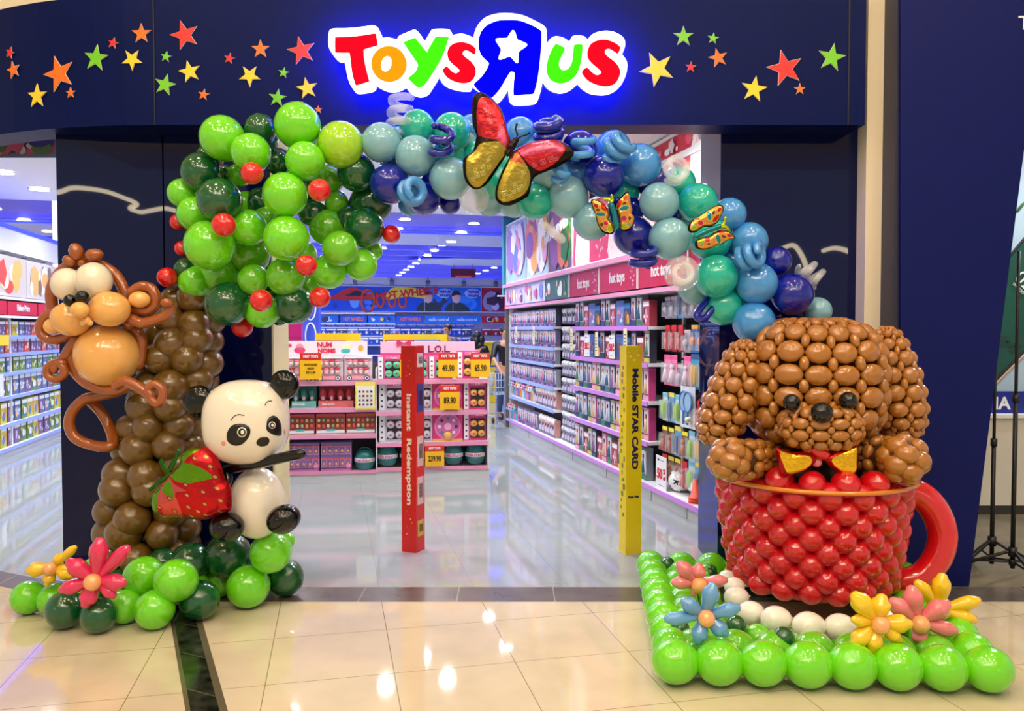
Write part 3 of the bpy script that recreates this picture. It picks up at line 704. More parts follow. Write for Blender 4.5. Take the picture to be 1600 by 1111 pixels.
mb = MB(); pillow(mb, w2, 4.36, .035, F_BLK, [(g2, F_GLD), (r2, F_RED), (pi2, F_PNK), (pi3, F_ORR)]+gp2+rp2, 16, 4.5); mb.build('wing', bf, 'right wing, pink above and gold below')
mb = MB(); b_ = [at(*zb(*p), 4.33) for p in [(470,620),(500,560),(530,500),(550,470)]]
mb.tube(curve3(b_), [pr(v, 4.33) for v in [2]+[4]*6+[5.5]*6+[5]*6][:len(curve3(b_))], F_BLK, 10); mb.build('body', bf)
for P in ([(545,470),(560,420),(545,370),(555,330)], [(560,470),(590,440),(640,425),(672,408)]):
    mb = MB(); q = curve3([at(*zb(*p), 4.33) for p in P]); mb.tube(q, pr(1.2, 4.33), F_BLK, 8); mb.ell(q[-1], pr(2, 4.33), F_BLK); mb.build('antenna', bf)
F_ORG, F_CRM, F_TEA, F_LIM, F_RD2, F_MAR, F_MAG = foil('orange', (232, 158, 72)), foil('yellow', (230, 200, 90)), foil('teal', (36, 138, 150)), foil('lime', (176, 190, 30)), foil('scarlet', (196, 38, 30)), foil('maroon', (140, 60, 50)), foil('magenta', (220, 50, 90))
F_TL2 = foil('pale_teal', (100, 180, 160))
def small_butterfly(label, f, body, wings, ants, D):
    o = root('foil_butterfly', label, 'foil balloon', at(*f(*body[1]), D), 0, 'small patterned foil butterflies')
    for w_, blobs in wings:
        outl = smooth([f(*p) for p in w_], 3)
        cx = sum(p[0] for p in outl)/len(outl); cy = sum(p[1] for p in outl)/len(outl)
        inn = [(cx+(x-cx)*.90, cy+(y-cy)*.90) for x, y in outl]
        reg = [(inn, F_ORG)]
        for (bx, by, rx, ry, ro, m) in blobs:
            ca, sa = cos(radians(ro)), sin(radians(ro)); el = [(rx*cos(2*pi*i/12), ry*sin(2*pi*i/12)) for i in range(12)]
            for sc, mm in ((1.22, F_CRM), (1, m)):
                reg.append(([f(bx+(x*ca-y*sa)*sc, by+(x*sa+y*ca)*sc) for x, y in el], mm))
        mb = MB(); pillow(mb, outl, D, .018, F_BLK, reg, 7, 3.0); mb.build('wing', o)
    mb = MB(); q = curve3([at(*f(*p), D-.025) for p in body]); mb.tube(q, pr(4.2, D), F_TEA, 10); mb.build('body', o)
    mb = MB()
    for P in ants: mb.tube(curve3([at(*f(*p), D-.02) for p in P]), pr(2.6, D), F_LIM, 8)
    mb.build('antenna', o)
def zs(x, y): return (915+x*.15, 290+y*.15)
small_butterfly('small foil butterfly with orange wings upright on the middle of the arch', zs, [(270,200),(300,300),(325,430)],
  [([(55,150),(100,145),(170,175),(235,240),(255,310),(240,345),(270,380),(302,440),(290,500),(230,505),(170,480),(130,410),(115,370),(100,300),(70,230)],
    [(185,232,48,26,55,F_RD2),(105,215,28,18,40,F_RD2),(125,258,24,14,10,F_MAR),(155,305,50,20,5,F_TEA),(205,398,26,22,0,F_MAG),(165,410,18,22,0,F_MAR),(255,450,26,40,10,F_LIM),(205,465,16,12,0,F_TL2)]),
   ([(320,210),(350,140),(430,60),(460,90),(470,180),(490,250),(480,290),(510,330),(500,400),(460,460),(400,480),(360,440),(350,350),(330,290)],
    [(350,195,52,18,-65,F_RD2),(408,130,30,18,-50,F_RD2),(400,190,26,14,-30,F_MAR),(400,240,50,22,-15,F_TEA),(395,345,30,28,0,F_MAG),(455,345,16,24,0,F_MAR),(395,425,28,30,0,F_LIM),(445,410,22,14,30,F_TL2)])],
  [[(265,190),(250,150),(190,140)], [(265,185),(280,150),(272,105)]], 4.38)
small_butterfly('small foil butterfly lying on its side lower down the arch', zs, [(1150,525),(1270,470),(1390,425)],
  [([(1420,205),(1350,210),(1240,280),(1190,310),(1110,360),(1065,430),(1075,480),(1140,490),(1230,430),(1300,430),(1370,390),(1410,320),(1440,250)],
    [(1350,345,52,20,-50,F_RD2),(1385,255,26,18,-50,F_RD2),(1325,285,26,14,-75,F_MAR),(1280,320,48,22,80,F_TEA),(1190,395,28,26,0,F_MAG),(1160,350,22,14,0,F_MAR),(1120,445,30,22,0,F_LIM),(1115,400,16,12,0,F_TL2)]),
   ([(1330,490),(1400,460),(1480,470),(1540,520),(1560,550),(1480,570),(1420,610),(1360,620),(1310,650),(1220,670),(1150,650),(1140,590),(1180,545),(1280,525)],
    [(1400,485,50,16,0,F_RD2),(1490,525,28,16,10,F_RD2),(1430,535,26,14,20,F_MAR),(1375,560,48,22,70,F_TEA),(1260,565,28,26,0,F_MAG),(1275,612,20,12,0,F_MAR),(1190,580,30,22,0,F_LIM),(1205,625,18,12,0,F_TL2)])],
  [[(1400,430),(1440,400),(1455,335)], [(1410,430),(1460,430),(1490,460)]], 4.36)

# ================================================================ left base mound
LB_ = root('balloon_mound', 'mound of lime and dark green balloons on the floor around the tree trunk', 'balloon mound', fl(260, 970))
for (px, py, r, c, D) in [(44,938,26,'L',0),(84,941,25,'L',0),(102,957,30,'D',0),(154,966,28,'D',0),(195,952,27,'L',0),(242,957,31,'L',0),(312,942,31,'D',0),(388,920,34,'L',0),(446,906,29,'D',0),
   (357,868,36,'D',4.66),(423,863,33,'L',4.55),(225,901,32,'L',4.42),(275,907,34,'L',4.28),(298,878,31,'D',4.62),(344,915,26,'L2',4.74),(447,845,14,'L',4.85),(146,888,17,'L',4.7),(130,925,26,'L2',4.5),(345,900,26,'D',4.82),(400,885,28,'D',4.85),(180,915,26,'D',4.6),(300,925,28,'L2',4.6),(255,880,24,'D',4.65)]:
    if D == 0:
        D = 2000/(py-515+r); q = fl(px, 515+2000/D); rw = pr(r, D); p = Vector((at(px, py, D).x, D, rw))
    else: rw = pr(r, D); p = at(px, py, D); p.z = max(p.z, rw)
    balloon('balloon', LB_, p, rw, CM[c], (.2, 1, -.3 if D else 0))

# flowers
def flower(name, label, c, r0, petals, m, D, tilt=.03, group='balloon flowers'):
    """c, petals: pixel positions; petal = (tip px, tip py, half width px)"""
    cc = at(*c, D); o = root(name, label, 'flower', cc, 0, group)
    for (tx, ty, hw) in petals:
        t = at(tx, ty, D-tilt); d = t-cc; L = d.length; w_ = pr(hw, D)
        N = 12; pts = []; rad = []
        for i in range(N+1):
            f = i/N; pts.append(cc+d*(.10+.90*f)*(1-w_*.55/L)); rad.append(w_*(.42+.58*min(1, f*1.5)**.8) if f < .8 else w_*(1-.35*((f-.8)/.2)**2))
        mb = MB(); mb.tube(pts, rad, m, 12); mb.build('petal', o)
    balloon('flower_centre', o, cc+Vector((0, -pr(r0, D)*.9, 0)), pr(r0, D), PEACH, (0, 1, 0))
    return o
def z5(x, y): return (x*.3277, 640+y*.3277)
def z6(x, y): return (980+x*.3875, 720+y*.3875)
def fl_(f, L, s): return [(*f(x, y), w_*s) for x, y, w_ in L]
flower('balloon_flower', 'hot pink balloon flower with orange centre at the front of the left mound', z5(460,812), 13.5, fl_(z5, [(478,612,44),(615,652,34),(598,830,42),(400,945,42),(282,862,36),(318,720,44),(550,895,30)], .3277), PINK, 4.12)
flower('balloon_flower', 'yellow balloon flower turned sideways at the left end of the mound', z5(255,750), 10.5, fl_(z5, [(122,768,36),(300,690,26),(362,652,22),(222,842,28),(325,760,20),(340,800,30)], .3277), YEL, 4.38)

# ================================================================ platform under the mug
PF = root('balloon_platform', 'square platform of green balloons on the floor under the red mug', 'balloon platform', (1.5, 4.2, 0))
c00, c10, c01, c11 = Vector((.735, 3.56, 0)), Vector((2.10, 3.48, 0)), Vector((.885, 5.06, 0)), Vector((2.42, 5.0, 0))
def rowb(a, b, n, r, m, z=None, skip=()):
    for i in range(n):
        if i in skip: continue
        p = a.lerp(b, i/(n-1)); p.z = r if z is None else z
        d = (b-a).normalized(); mr = r*(1+R2.uniform(-.02, .02))
        balloon('balloon', PF, p, mr, m, (d.x*.9, d.y*.9+.3, R2.uniform(-.2, .2)), (.97, .97, 1.04))
rowb(c00, c10, 8, .104, LIME)
rowb(c00, c01, 9, .096, LIME, skip=(0,)); rowb(c10, c11, 9, .098, LIME, skip=(0,)); rowb(c01, c11, 9, .092, LIME, skip=(0, 8))
ii = [c00+Vector((.13, .19, 0)), c10+Vector((-.13, .19, 0)), c01+Vector((.13, -.17, 0)), c11+Vector((-.13, -.17, 0))]
jj = [c00+Vector((.28, .36, 0)), c10+Vector((-.28, .36, 0)), c01+Vector((.28, -.36, 0)), c11+Vector((-.28, -.36, 0))]
rowb(jj[0], jj[1], 5, .075, LIME2); rowb(jj[0], jj[2], 6, .07, LIME2, skip=(0,)); rowb(jj[1], jj[3], 6, .07, LIME2, skip=(0,))
rowb(ii[0], ii[1], 7, .092, LIME2); rowb(ii[0], ii[2], 8, .088, LIME2, skip=(0,)); rowb(ii[1], ii[3], 8, .088, LIME2, skip=(0,)); rowb(ii[2], ii[3], 8, .085, LIME2, skip=(0, 7))
for (px, py, r, D) in [(1224,997,18,3.72),(1505,1017,19,3.78),(1063,984,16,3.85),(1043,882,12,4.9),(1110,895,12,4.85),(1150,978,17,3.9),(1062,945,10,4.3),(1225,1062,16,3.72),(1098,1055,14,3.75),(1340,1066,14,3.7),(1405,938,14,4.4)]:
    balloon('filler_balloon', PF, at(px, py, D), pr(r, D), DGRN, (0, 1, 0), label='small dark green balloon')

flower('balloon_flower', 'salmon pink balloon flower on the far left edge of the green platform', z6(283,493), 12.5, fl_(z6, [(205,410,32),(290,415,30),(405,480,26),(180,490,28),(265,545,22),(330,520,20)], .3875), SALM, 4.18)
flower('balloon_flower', 'powder blue balloon flower at the front left of the green platform', z6(312,625), 13.5, fl_(z6, [(220,560,32),(348,495,36),(455,590,30),(405,705,34),(280,740,34),(150,640,28)], .3875), BLUP, 3.62)
flower('balloon_flower', 'yellow balloon flower in front of the mug on the green platform', z6(1007,650), 14.5, fl_(z6, [(912,535,42),(1030,540,40),(1150,660,38),(1105,730,28),(985,778,38),(905,745,36),(905,640,26)], .3875), YEL, 3.58)
flower('balloon_flower', 'salmon pink balloon flower right of the yellow one before the mug handle', z6(1165,648), 14.5, fl_(z6, [(1145,505,38),(1300,570,38),(1333,690,32),(1190,750,32),(1062,560,38)], .3875), SALM, 3.72)
flower('balloon_flower', 'yellow balloon flower at the far right behind the salmon pink one', z6(1255,600), 12, fl_(z6, [(1272,455,36),(1165,485,30),(1425,560,28),(1410,645,32)], .3875), YEL, 3.9)
# white pearl ring
WR = root('balloon_saucer', 'ring of white balloons round the foot of the red mug', 'balloon ring', (1.7, 4.2, .17))
for (px, py, r, D) in [(1147,916,15,4.35),(1150,933,18,4.2),(1173,958,20,4.03),(1212,968,22.5,3.93),(1263,979,24.5,3.87),(1312,981,23.5,3.87),(1358,978,23,3.93),(1398,965,22,4.03),(1136,903,13,4.5)]:
    balloon('balloon', WR, at(px, py, D), pr(r, D), WHT, (1, .2, 0), (.95, .95, 1.08))

# ================================================================ mug
MC = Vector((1.715, 4.56, 0)); MUG = root('balloon_mug', 'giant red mug woven from round balloons, with handle and gold rim, holding the puppy', 'balloon mug', (MC.x, MC.y, .14))
zb0, zb1 = .215, .805; rows = 9; nn = 18; front = []; backb = []
for k in range(rows):
    z = zb0+(zb1-zb0)*k/(rows-1); rr = .385+.085*(k/(rows-1))**.8
    for i in range(nn):
        a = 2*pi*(i+.5*(k % 2))/nn; d = Vector((sin(a), -cos(a), 0)); p = Vector((MC.x, MC.y, z))+d*rr
        (front if d.y < .28 else backb).append((d.y, p, d))
front.sort(key=lambda q: q[0]); backb = front[100:]+backb; front = front[:100]
for _, p, d in front: balloon('balloon', MUG, p+Vector((0, 0, R2.uniform(-.006, .006))), .071*R2.uniform(.96, 1.05), MUGR, -d+Vector((0, 0, R2.uniform(-.2, .2))), (1.02, 1.02, 1.22))
mb = MB()
for _, p, d in backb: mb.ell(p, (.077, .077, .077), MUGR, n=14, k=10)
mb.build('back_balloons', MUG, kind='stuff', label='red balloons round the far side of the mug')
mb = MB(); mb.cyl((MC.x, MC.y, .15), .37, .60, MUGR, 32, r2=.43); mb.build('mug_core', MUG)
hd = curve3([at(1396, 772, 4.5), at(1425, 768, 4.5), at(1455, 790, 4.48), at(1472, 830, 4.46), at(1466, 868, 4.45), at(1442, 898, 4.45), at(1412, 908, 4.46), at(1392, 914, 4.5)], 5)
mb = MB(); N = len(hd); mb.tube(hd, [pr(23-5*(i/N)**2, 4.46) for i in range(N)], latex('handle_red_latex', (218, 16, 24), .15), 16); mb.build('handle', MUG)
rim = [Vector((MC.x+.552*cos(a), MC.y+.552*sin(a), .772)) for a in [2*pi*i/40 for i in range(40)]]
mb = MB(); mb.tube(rim, .0125, mat('gold_tube', (222, 130, 36), .2, coat=.7), 10, closed=True); mb.build('rim', MUG, 'thin gold tube balloon rim')

# ================================================================ woven puppy
def weave(mb, f, us, vs, m, su=1.0, sv=1.0, th=.7, knots=True, cond=None, wrap=True):
    """f(u,v) -> surface point; long bubbles on the grid, small knots on the corners"""
    nu, nv = us, vs
    def frame(u, v):
        e = .12
        p = f(u, v); a = (f(u+e/nu, v)-f(u-e/nu, v)); b = (f(u, v+e/nv)-f(u, v-e/nv))
        n = a.cross(b)
        if n.length < 1e-9: n = Vector((0, 0, 1))
        n.normalize(); la, lb = a.length/(2*e), b.length/(2*e); a.normalize(); b = n.cross(a)
        return p, a, b, n, la, lb
    for j in range(nv):
        for i in range(nu):
            u = (i+.5)/nu; v = (j+.5)/nv
            p, a, b, n, la, lb = frame(u, v)
            if cond and not cond(p): continue
            rv = lb*.50*sv; ru = la*.52*su
            if ru > .008 and rv > .004:
                mb.ell(p, (ru, rv, min(rv, ru)*th+.004), m, Matrix((a, b, n)).transposed(), 12, 8)
            if knots and j < nv-1:
                p, a, b, n, la, lb = frame(i/nu, (j+1)/nv)
                q = min(la, lb)
                if q > .01 and (not cond or cond(p)): mb.ell(p+n*min(la, lb)*.08, (la*.17+.002, lb*.34, q*.24), m, Matrix((a, b, n)).transposed(), 10, 7)
def sell(c, r, e=2.8, rotz=0):
    c = Vector(c); M = Matrix.Rotation(rotz, 3, 'Z')
    def f(u, v):
        a = 2*pi*u; t = pi*(v-.5); d = Vector((cos(t)*sin(a), -cos(t)*cos(a), sin(t)))
        L = (abs(d.x)**e+abs(d.y)**e+abs(d.z)**e)**(1/e)
        return c+M@Vector((r[0]*d.x/L, r[1]*d.y/L, r[2]*d.z/L))
    return f
DOG = root('balloon_puppy', 'brown puppy woven from small balloons, sitting in the giant red mug', 'balloon dog', (MC.x, MC.y, .85))
HD = 4.50; hc = at(1268, 597, HD); hr = (pr(100, HD), .34, pr(98, HD))
mb = MB(); mb.ell(hc, (hr[0]*.93, hr[1]*.93, hr[2]*.93), K((70, 36, 12)), n=24, k=16)
weave(mb, sell(hc, hr, 2.7, rotz=radians(-3)), 16, 10, DOGB, .98, .98, .62)
mb.build('head', DOG)
# muzzle
MUZ = at(1284, 668, 4.16)
mb = MB(); mz = (pr(60, 4.16), .12, pr(34, 4.16))
mb.ell(MUZ, [q*.9 for q in mz], K((70, 36, 12)), n=20, k=14)
weave(mb, sell(MUZ, mz, 2.2), 12, 6, DOGB, .98, .98, .7, cond=lambda p: p.y < MUZ.y+.05)
for (px, py, r) in [(1262,700,10),(1240,690,10),(1305,702,10),(1330,690,11),(1283,690,9)]: mb.ell(at(px, py, 4.12), pr(r, 4.12), DOGB)
mb.build('muzzle', DOG)
# ears
def ear(cx, cy, rx, ry, D, lean, nu, nv):
    c = at(cx, cy, D)
    def f(u, v):
        a = 2*pi*u; t = pi*(v-.5)
        zz = sin(t); w_ = cos(t)**.7*(1.0-.22*zz)
        x = pr(rx, D)*w_*sin(a)+lean*pr(ry, D)*(zz*.32-.1*zz*zz); y = -.13*w_*cos(a)
        return c+Vector((x, y, pr(ry, D)*zz))
    mb = MB(); weave(mb, f, nu, nv, DOGB, 1.0, 1.0, .8)
    g = lambda u, v: c+(f(u, v)-c)*.93
    vs = [g(i/12, j/12) for j in range(13) for i in range(12)]
    mb.add(vs, [(j*12+i, j*12+(i+1) % 12, (j+1)*12+(i+1) % 12, (j+1)*12+i) for j in range(12) for i in range(12)], K((70, 36, 12)))
    return mb
ear(1146, 612, 33, 80, 4.42, .95, 8, 10).build('ear', DOG, 'woven ear on the left')
ear(1394, 598, 36, 86, 4.44, -.55, 8, 10).build('ear', DOG, 'woven ear on the right')
# arms + paws
def limb(P, D0, n, m, core=K((70, 36, 12))):
    mb = MB()
    q = curve3([at(x, y, d) for x, y, r, d in P], 4); rr = [pr(P[min(int(k_/4), len(P)-1)][2], 4.3) for k_ in range(len(q))]
    N = len(q)-1
    def f(u, v):
        k = v*N; i = int(max(0, min(N-1, math.floor(k)))); t = k-i; p = q[i].lerp(q[i+1], t); r = rr[i]+(rr[i+1]-rr[i])*t
        d = (q[i+1]-q[i]).normalized(); x = d.cross(Vector((0, 0, 1))).normalized(); y = x.cross(d)
        return p+(x*sin(2*pi*u)+y*cos(2*pi*u))*r
    weave(mb, f, n[0], n[1], m, 1.0, 1.0, .7); mb.tube(q, [v*.9 for v in rr], core, 12); return mb
limb([(1215, 712, 22, 4.5), (1185, 715, 24, 4.32), (1160, 718, 24, 4.15)], 4.3, (8, 4), DOGB).build('foreleg', DOG)
limb([(1330, 705, 26, 4.5), (1358, 712, 28, 4.35), (1385, 716, 28, 4.2)], 4.3, (8, 4), DOGB).build('foreleg', DOG)
def paw(px, py, r, D, label, seed):
    c = at(px, py, D); mb = MB(); rw = pr(r, D); mb.ell(c, rw*.8, K((70, 36, 12)), n=16, k=10)
    N = 16
    for i in range(N):
        z = 1-2*(i+.5)/N; a = i*2.39996+seed; d = Vector((sqrt(1-z*z)*cos(a), sqrt(1-z*z)*sin(a), z))
        x = d.cross(Vector((.3, .2, 1))).normalized(); y = d.cross(x)
        mb.ell(c+d*rw*.72, (rw*.48, rw*.39, rw*.32), DOGB, Matrix((x, y, d)).transposed())
    mb.build('paw', DOG, label)
paw(1139, 718, 35, 4.08, 'paw hooked over the rim on the left', .3); paw(1412, 718, 40, 4.10, 'paw hooked over the rim on the right', 1.1)
GLB = mat('gloss_black_latex', (6, 6, 6), .12, coat=.5, spec=.3)
for (px, py, r, D) in ((1237, 629, 13.5, 4.11), (1325, 626, 14, 4.10)): balloon('eye', DOG, at(px, py, D), pr(r, D), GLB, (0, 1, 0), label='shiny black eye')
balloon('nose', DOG, at(1284, 645, 4.03), pr(17, 4.03), GLB, (0, 1, 0), label='shiny black round nose')
mb = MB(); mb.ell(at(1282, 708, 4.1), (pr(18, 4.1), .03, pr(10, 4.1)), MUGR, Matrix.Rotation(radians(25), 3, 'Y'), 16, 10); mb.ell(at(1276, 722, 4.12), (pr(9, 4.1), .02, pr(8, 4.1)), SALM); mb.build('tongue', DOG, 'red and pink tongue')
mb = MB(); mb.ell(Vector((MC.x, MC.y-.02, .80)), (.33, .30, .16), K((40, 16, 10)), n=20, k=12); mb.build('chest', DOG, 'dark chest between the paws')
F_GL2, F_RD3 = foil('bright_gold', (240, 190, 40), .6, .15), foil('ribbon_red', (170, 20, 24), .5, .2)
bow = root('foil_bow', 'gold and red foil bow tie under the chin of the balloon puppy', 'bow', at(1280, 722, 4.10))
for P, G in (([(1276,716),(1262,706),(1235,706),(1212,700),(1216,725),(1226,742),(1250,738),(1268,728)], [(1262,712),(1240,710),(1217,705),(1221,724),(1230,739),(1250,735),(1264,724)]),
             ([(1288,716),(1302,704),(1322,702),(1338,694),(1340,718),(1336,740),(1312,740),(1296,728)], [(1298,714),(1318,706),(1335,699),(1336,718),(1332,737),(1314,736),(1299,724)])):
    mb = MB(); pillow(mb, smooth(P, 4), 4.10, .03, F_RD3, [(smooth(G, 3), F_GL2)], 9, 3.5); mb.build('loop', bow)

# ================================================================ monkey
def z4(x, y): return (x*.315, 350+y*.315)
MK = root('balloon_monkey', 'brown balloon monkey with big white eyes and tan belly clinging to the tree trunk', 'balloon monkey', at(160, 600, 4.6))
def eb(name, x, y, rx, ry, m, D, label=None, ro=0, dy=None):
    px, py = z4(x, y); mb = MB(); a, b = pr(rx*.315, D), pr(ry*.315, D)
    mb.ell(at(px, py, D), (a, dy or (a+b)/2*.95, b), m, Matrix.Rotation(radians(ro), 3, 'Y'), 24, 16); return mb.build(name, MK, label)
def tb(name, P, w_, m, D, label=None, f=z4, n=5, par=None, dd=None):
    pts = [at(*f(x, y), D+(dd[i] if dd else 0)) for i, (x, y) in enumerate(P)]
    q = curve3(pts, n); mb = MB(); sc = .315
    mb.tube(q, pr(w_*sc, D), m, 12); return mb.build(name, par or MK, label)
eb('eye', 335, 300, 78, 82, CRM, 4.50, 'big cream eye balloon'); eb('eye', 465, 282, 88, 92, CRM, 4.46, 'big cream eye balloon')
eb('pupil', 347, 380, 31, 31, GLB, 4.36); eb('pupil', 408, 362, 34, 33, GLB, 4.34)
eb('cheek', 352, 472, 98, 84, TAN, 4.48, None, 10); eb('cheek', 543, 422, 100, 88, TAN, 4.44)
eb('nose', 395, 426, 45, 41, TAN, 4.32)
mb = MB()
for x, y, r in ((430,478,22),(412,490,18),(446,490,16)): mb.ell(at(*z4(x, y), 4.36), pr(r*.315, 4.36), TAN)
mb.build('mouth', MK)
tb('head_loop', [(262,430),(255,330),(300,240),(380,195),(480,200),(570,250),(620,340),(650,440),(640,500)], 28, BRN, 4.58)
for x, y, rx, ry, ro in ((378,138,34,44,-10),(467,153,46,31,-8),(345,182,34,28,20),(405,193,20,18,0)): eb('hair_tuft', x, y, rx, ry, BRN, 4.52, None, ro)
tb('ear', [(320,450),(250,445),(205,490),(205,545),(250,575),(310,565),(345,545)], 25, BRN, 4.54, 'looped ear on the left'); eb('inner_ear', 262, 508, 44, 41, TAN, 4.5)
tb('ear', [(650,340),(700,310),(755,325),(775,385),(740,430),(680,425),(650,405)], 26, BRN, 4.54, 'looped ear on the right'); eb('inner_ear', 692, 375, 53, 41, TAN, 4.5)
eb('belly', 532, 650, 158, 156, TAN, 4.58, 'large tan belly balloon')
tb('torso_loop', [(385,560),(352,640),(370,720),(430,785),(510,818),(590,820),(650,795)], 30, BRN, 4.56)
tb('torso_loop', [(640,500),(700,560),(700,640),(690,700)], 26, BRN, 4.62)
tb('arm', [(375,570),(345,620),(318,665),(295,695)], 26, BRN, 4.54, 'arm hanging on the left')
tb('hand', [(310,690),(275,690),(235,715),(240,755),(280,770),(318,745),(310,705),(280,695),(268,725)], 20, BRN, 4.50, 'curled hand on the left')
tb('arm', [(655,470),(700,490),(760,480),(820,455),(850,420)], 26, BRN, 4.50, 'arm reaching for the trunk'); eb('hand', 828, 392, 32, 26, BRN, 4.47)
tb('leg', [(580,800),(620,780),(680,805),(740,845)], 27, BRN, 4.44, 'leg wrapped to the trunk')
tb('foot', [(745,850),(735,820),(765,795),(800,815),(805,860),(785,890),(750,870),(745,840)], 22, BRN, 4.40, 'knotted foot on the trunk')
tb('tail', [(590,830),(500,850),(420,870),(360,930),(345,1000),(375,1060),(450,1095),(540,1105),(560,1070),(540,1000),(500,930),(450,880)], 27, BRN, 4.66, 'long looped tail', dd=[0]*8+[.04,.09,.09,.09])

# ================================================================ panda
PN = root('balloon_panda', 'black and white panda of balloons sitting on the green mound', 'balloon panda', at(402, 842, 4.5))
PWH = mat('panda_white_vinyl', (236, 228, 214), .18, coat=.6)
hcx, hcy, HDp = 385, 659, 4.42
def headf(px, py, off=.0):
    """point on the head's front surface"""
    c = at(hcx, hcy, HDp); rx, ry, rz = pr(65, HDp), .20, pr(66, HDp)
    e = 2.5; D = 4.15
    while D < 4.46:
        p = at(px, py, D)
        if abs((p.x-c.x)/rx)**e+abs((p.y-c.y)/ry)**e+abs((p.z-c.z)/rz)**e < 1: break
        D += .0015
    return at(px, py, D-off)
c = at(hcx, hcy, HDp); rx, ry, rz = pr(65, HDp), .20, pr(66, HDp)
mb = MB(); vs = []; n, k = 40, 28
def pw(x, e): return math.copysign(abs(x)**e, x)
vs = []
for j in range(k+1):
    t = pi*(j/k-.5)
    for i in range(n):
        a = 2*pi*i/n; d = Vector((cos(t)*cos(a), cos(t)*sin(a), sin(t)))
        L = (abs(d.x)**2.5+abs(d.y)**2.5+abs(d.z)**2.5)**(1/2.5); vs.append(c+Vector((d.x/L*rx, d.y/L*ry, d.z/L*rz)))
mb.add(vs, [(j*n+i, j*n+(i+1) % n, (j+1)*n+(i+1) % n, (j+1)*n+i) for j in range(k) for i in range(n)], PWH); mb.build('head', PN)
def decal(name, P, m, off, label=None, f=headf, par=None):
    """thin cap following the head"""
    P = smooth(P, 4); cx = sum(p[0] for p in P)/len(P); cy = sum(p[1] for p in P)/len(P); mb = MB(); vs = [f(cx, cy, off)]; N = len(P)
    for s_ in (.35, .7, 1): vs += [f(cx+(x-cx)*s_, cy+(y-cy)*s_, off) for x, y in P]
    vs += [f(x, y, -.003) for x, y in P]
    fs = [(0, 1+(i+1) % N, 1+i) for i in range(N)]+[(1+q*N+i, 1+q*N+(i+1) % N, 1+(q+1)*N+(i+1) % N, 1+(q+1)*N+i) for q in range(3) for i in range(N)]
    mb.add(vs, fs, m); return mb.build(name, par or PN, label)
BLKP = K((16, 14, 13), .3); PNKP = K((236, 150, 150)); WHP = K((245, 240, 230), .3)
def zp(L): return [z4(*p) for p in L]
decal('eye_patch', zp([(1125,1040),(1150,1000),(1200,990),(1238,1010),(1238,1050),(1205,1090),(1165,1100),(1130,1080)]), BLKP, .002)
decal('eye_patch', zp([(1322,1000),(1330,965),(1360,950),(1388,975),(1398,1020),(1392,1050),(1355,1045),(1325,1025)]), BLKP, .002)
for (x, y, r, rr2) in ((1200,1033,24,1),(1350,998,17,1)):
    px, py = z4(x, y); r *= .315
    decal('eye', [(px+r*cos(q*pi/4), py+r*1.05*sin(q*pi/4)) for q in range(8)], WHP, .004)
    decal('pupil', [(px+r*.78*cos(q*pi/4), py+r*.82*sin(q*pi/4)) for q in range(8)], BLKP, .006)
    decal('glint', [(px+r*.1+r*.38*cos(q*pi/4), py+r*.45*sin(q*pi/4)) for q in range(8)], WHP, .008)
decal('nose', zp([(1272,1080),(1290,1060),(1325,1058),(1337,1075),(1325,1098),(1295,1104),(1276,1095)]), BLKP, .004)
for (x, y) in ((1108,1088),(1412,1030)):
    px, py = z4(x, y); decal('cheek', [(px+(3.4 if x < 1200 else 2)*cos(q*pi/4), py+4*sin(q*pi/4)) for q in range(8)], PNKP, .002, 'pink blush spot')
for P in ([(1145,975),(1160,955),(1185,945),(1210,950)], [(1315,900),(1322,885),(1335,878),(1348,878)]):
    mb = MB(); mb.tube(curve3([headf(*z4(*p), .001) for p in P]), .0025, BLKP, 6); mb.build('eyebrow', PN)
GLB2 = mat('gloss_black_foil', (6, 6, 6), .14, coat=.5, spec=.3, bump=.12, bscale=12)
for (x, y, r) in ((988,880,82),(1410,797,74)):
    px, py = z4(x, y); mb = MB(); mb.ell(at(px, py, 4.42), (pr(r*.315, 4.42), .06, pr(r*.315, 4.42)), GLB2, None, 24, 16); mb.build('ear', PN)
mb = MB(); mb.ell(at(402, 786, 4.50), (pr(44, 4.5), .16, pr(56, 4.5)), PWH, None, 32, 24); mb.build('body', PN)
mb = MB(); mb.tube(curve3([at(352, 735, 4.40), at(375, 729, 4.38), at(400, 725, 4.36), at(425, 719, 4.33), at(450, 713, 4.30), at(470, 709, 4.28)]), pr(8.5, 4.35), GLB2, 12); mb.build('arm', PN, 'arm reaching out to the side')
mb = MB(); mb.tube(curve3([at(352, 735, 4.40), at(356, 748, 4.38), at(350, 765, 4.36)]), pr(7.5, 4.35), GLB2, 12); mb.build('arm', PN, 'arm holding the strawberry')
for (x, y, rx, ry, ro) in ((1083,560,82,70,0),(1352,523,84,70,-20)):
    px, py = z5(x, y); mb = MB(); mb.ell(at(px, py, 4.32), (pr(rx*.3277, 4.32), .09, pr(ry*.3277, 4.32)), GLB2, Matrix.Rotation(radians(ro), 3, 'Y'), 24, 16); mb.build('foot', PN)

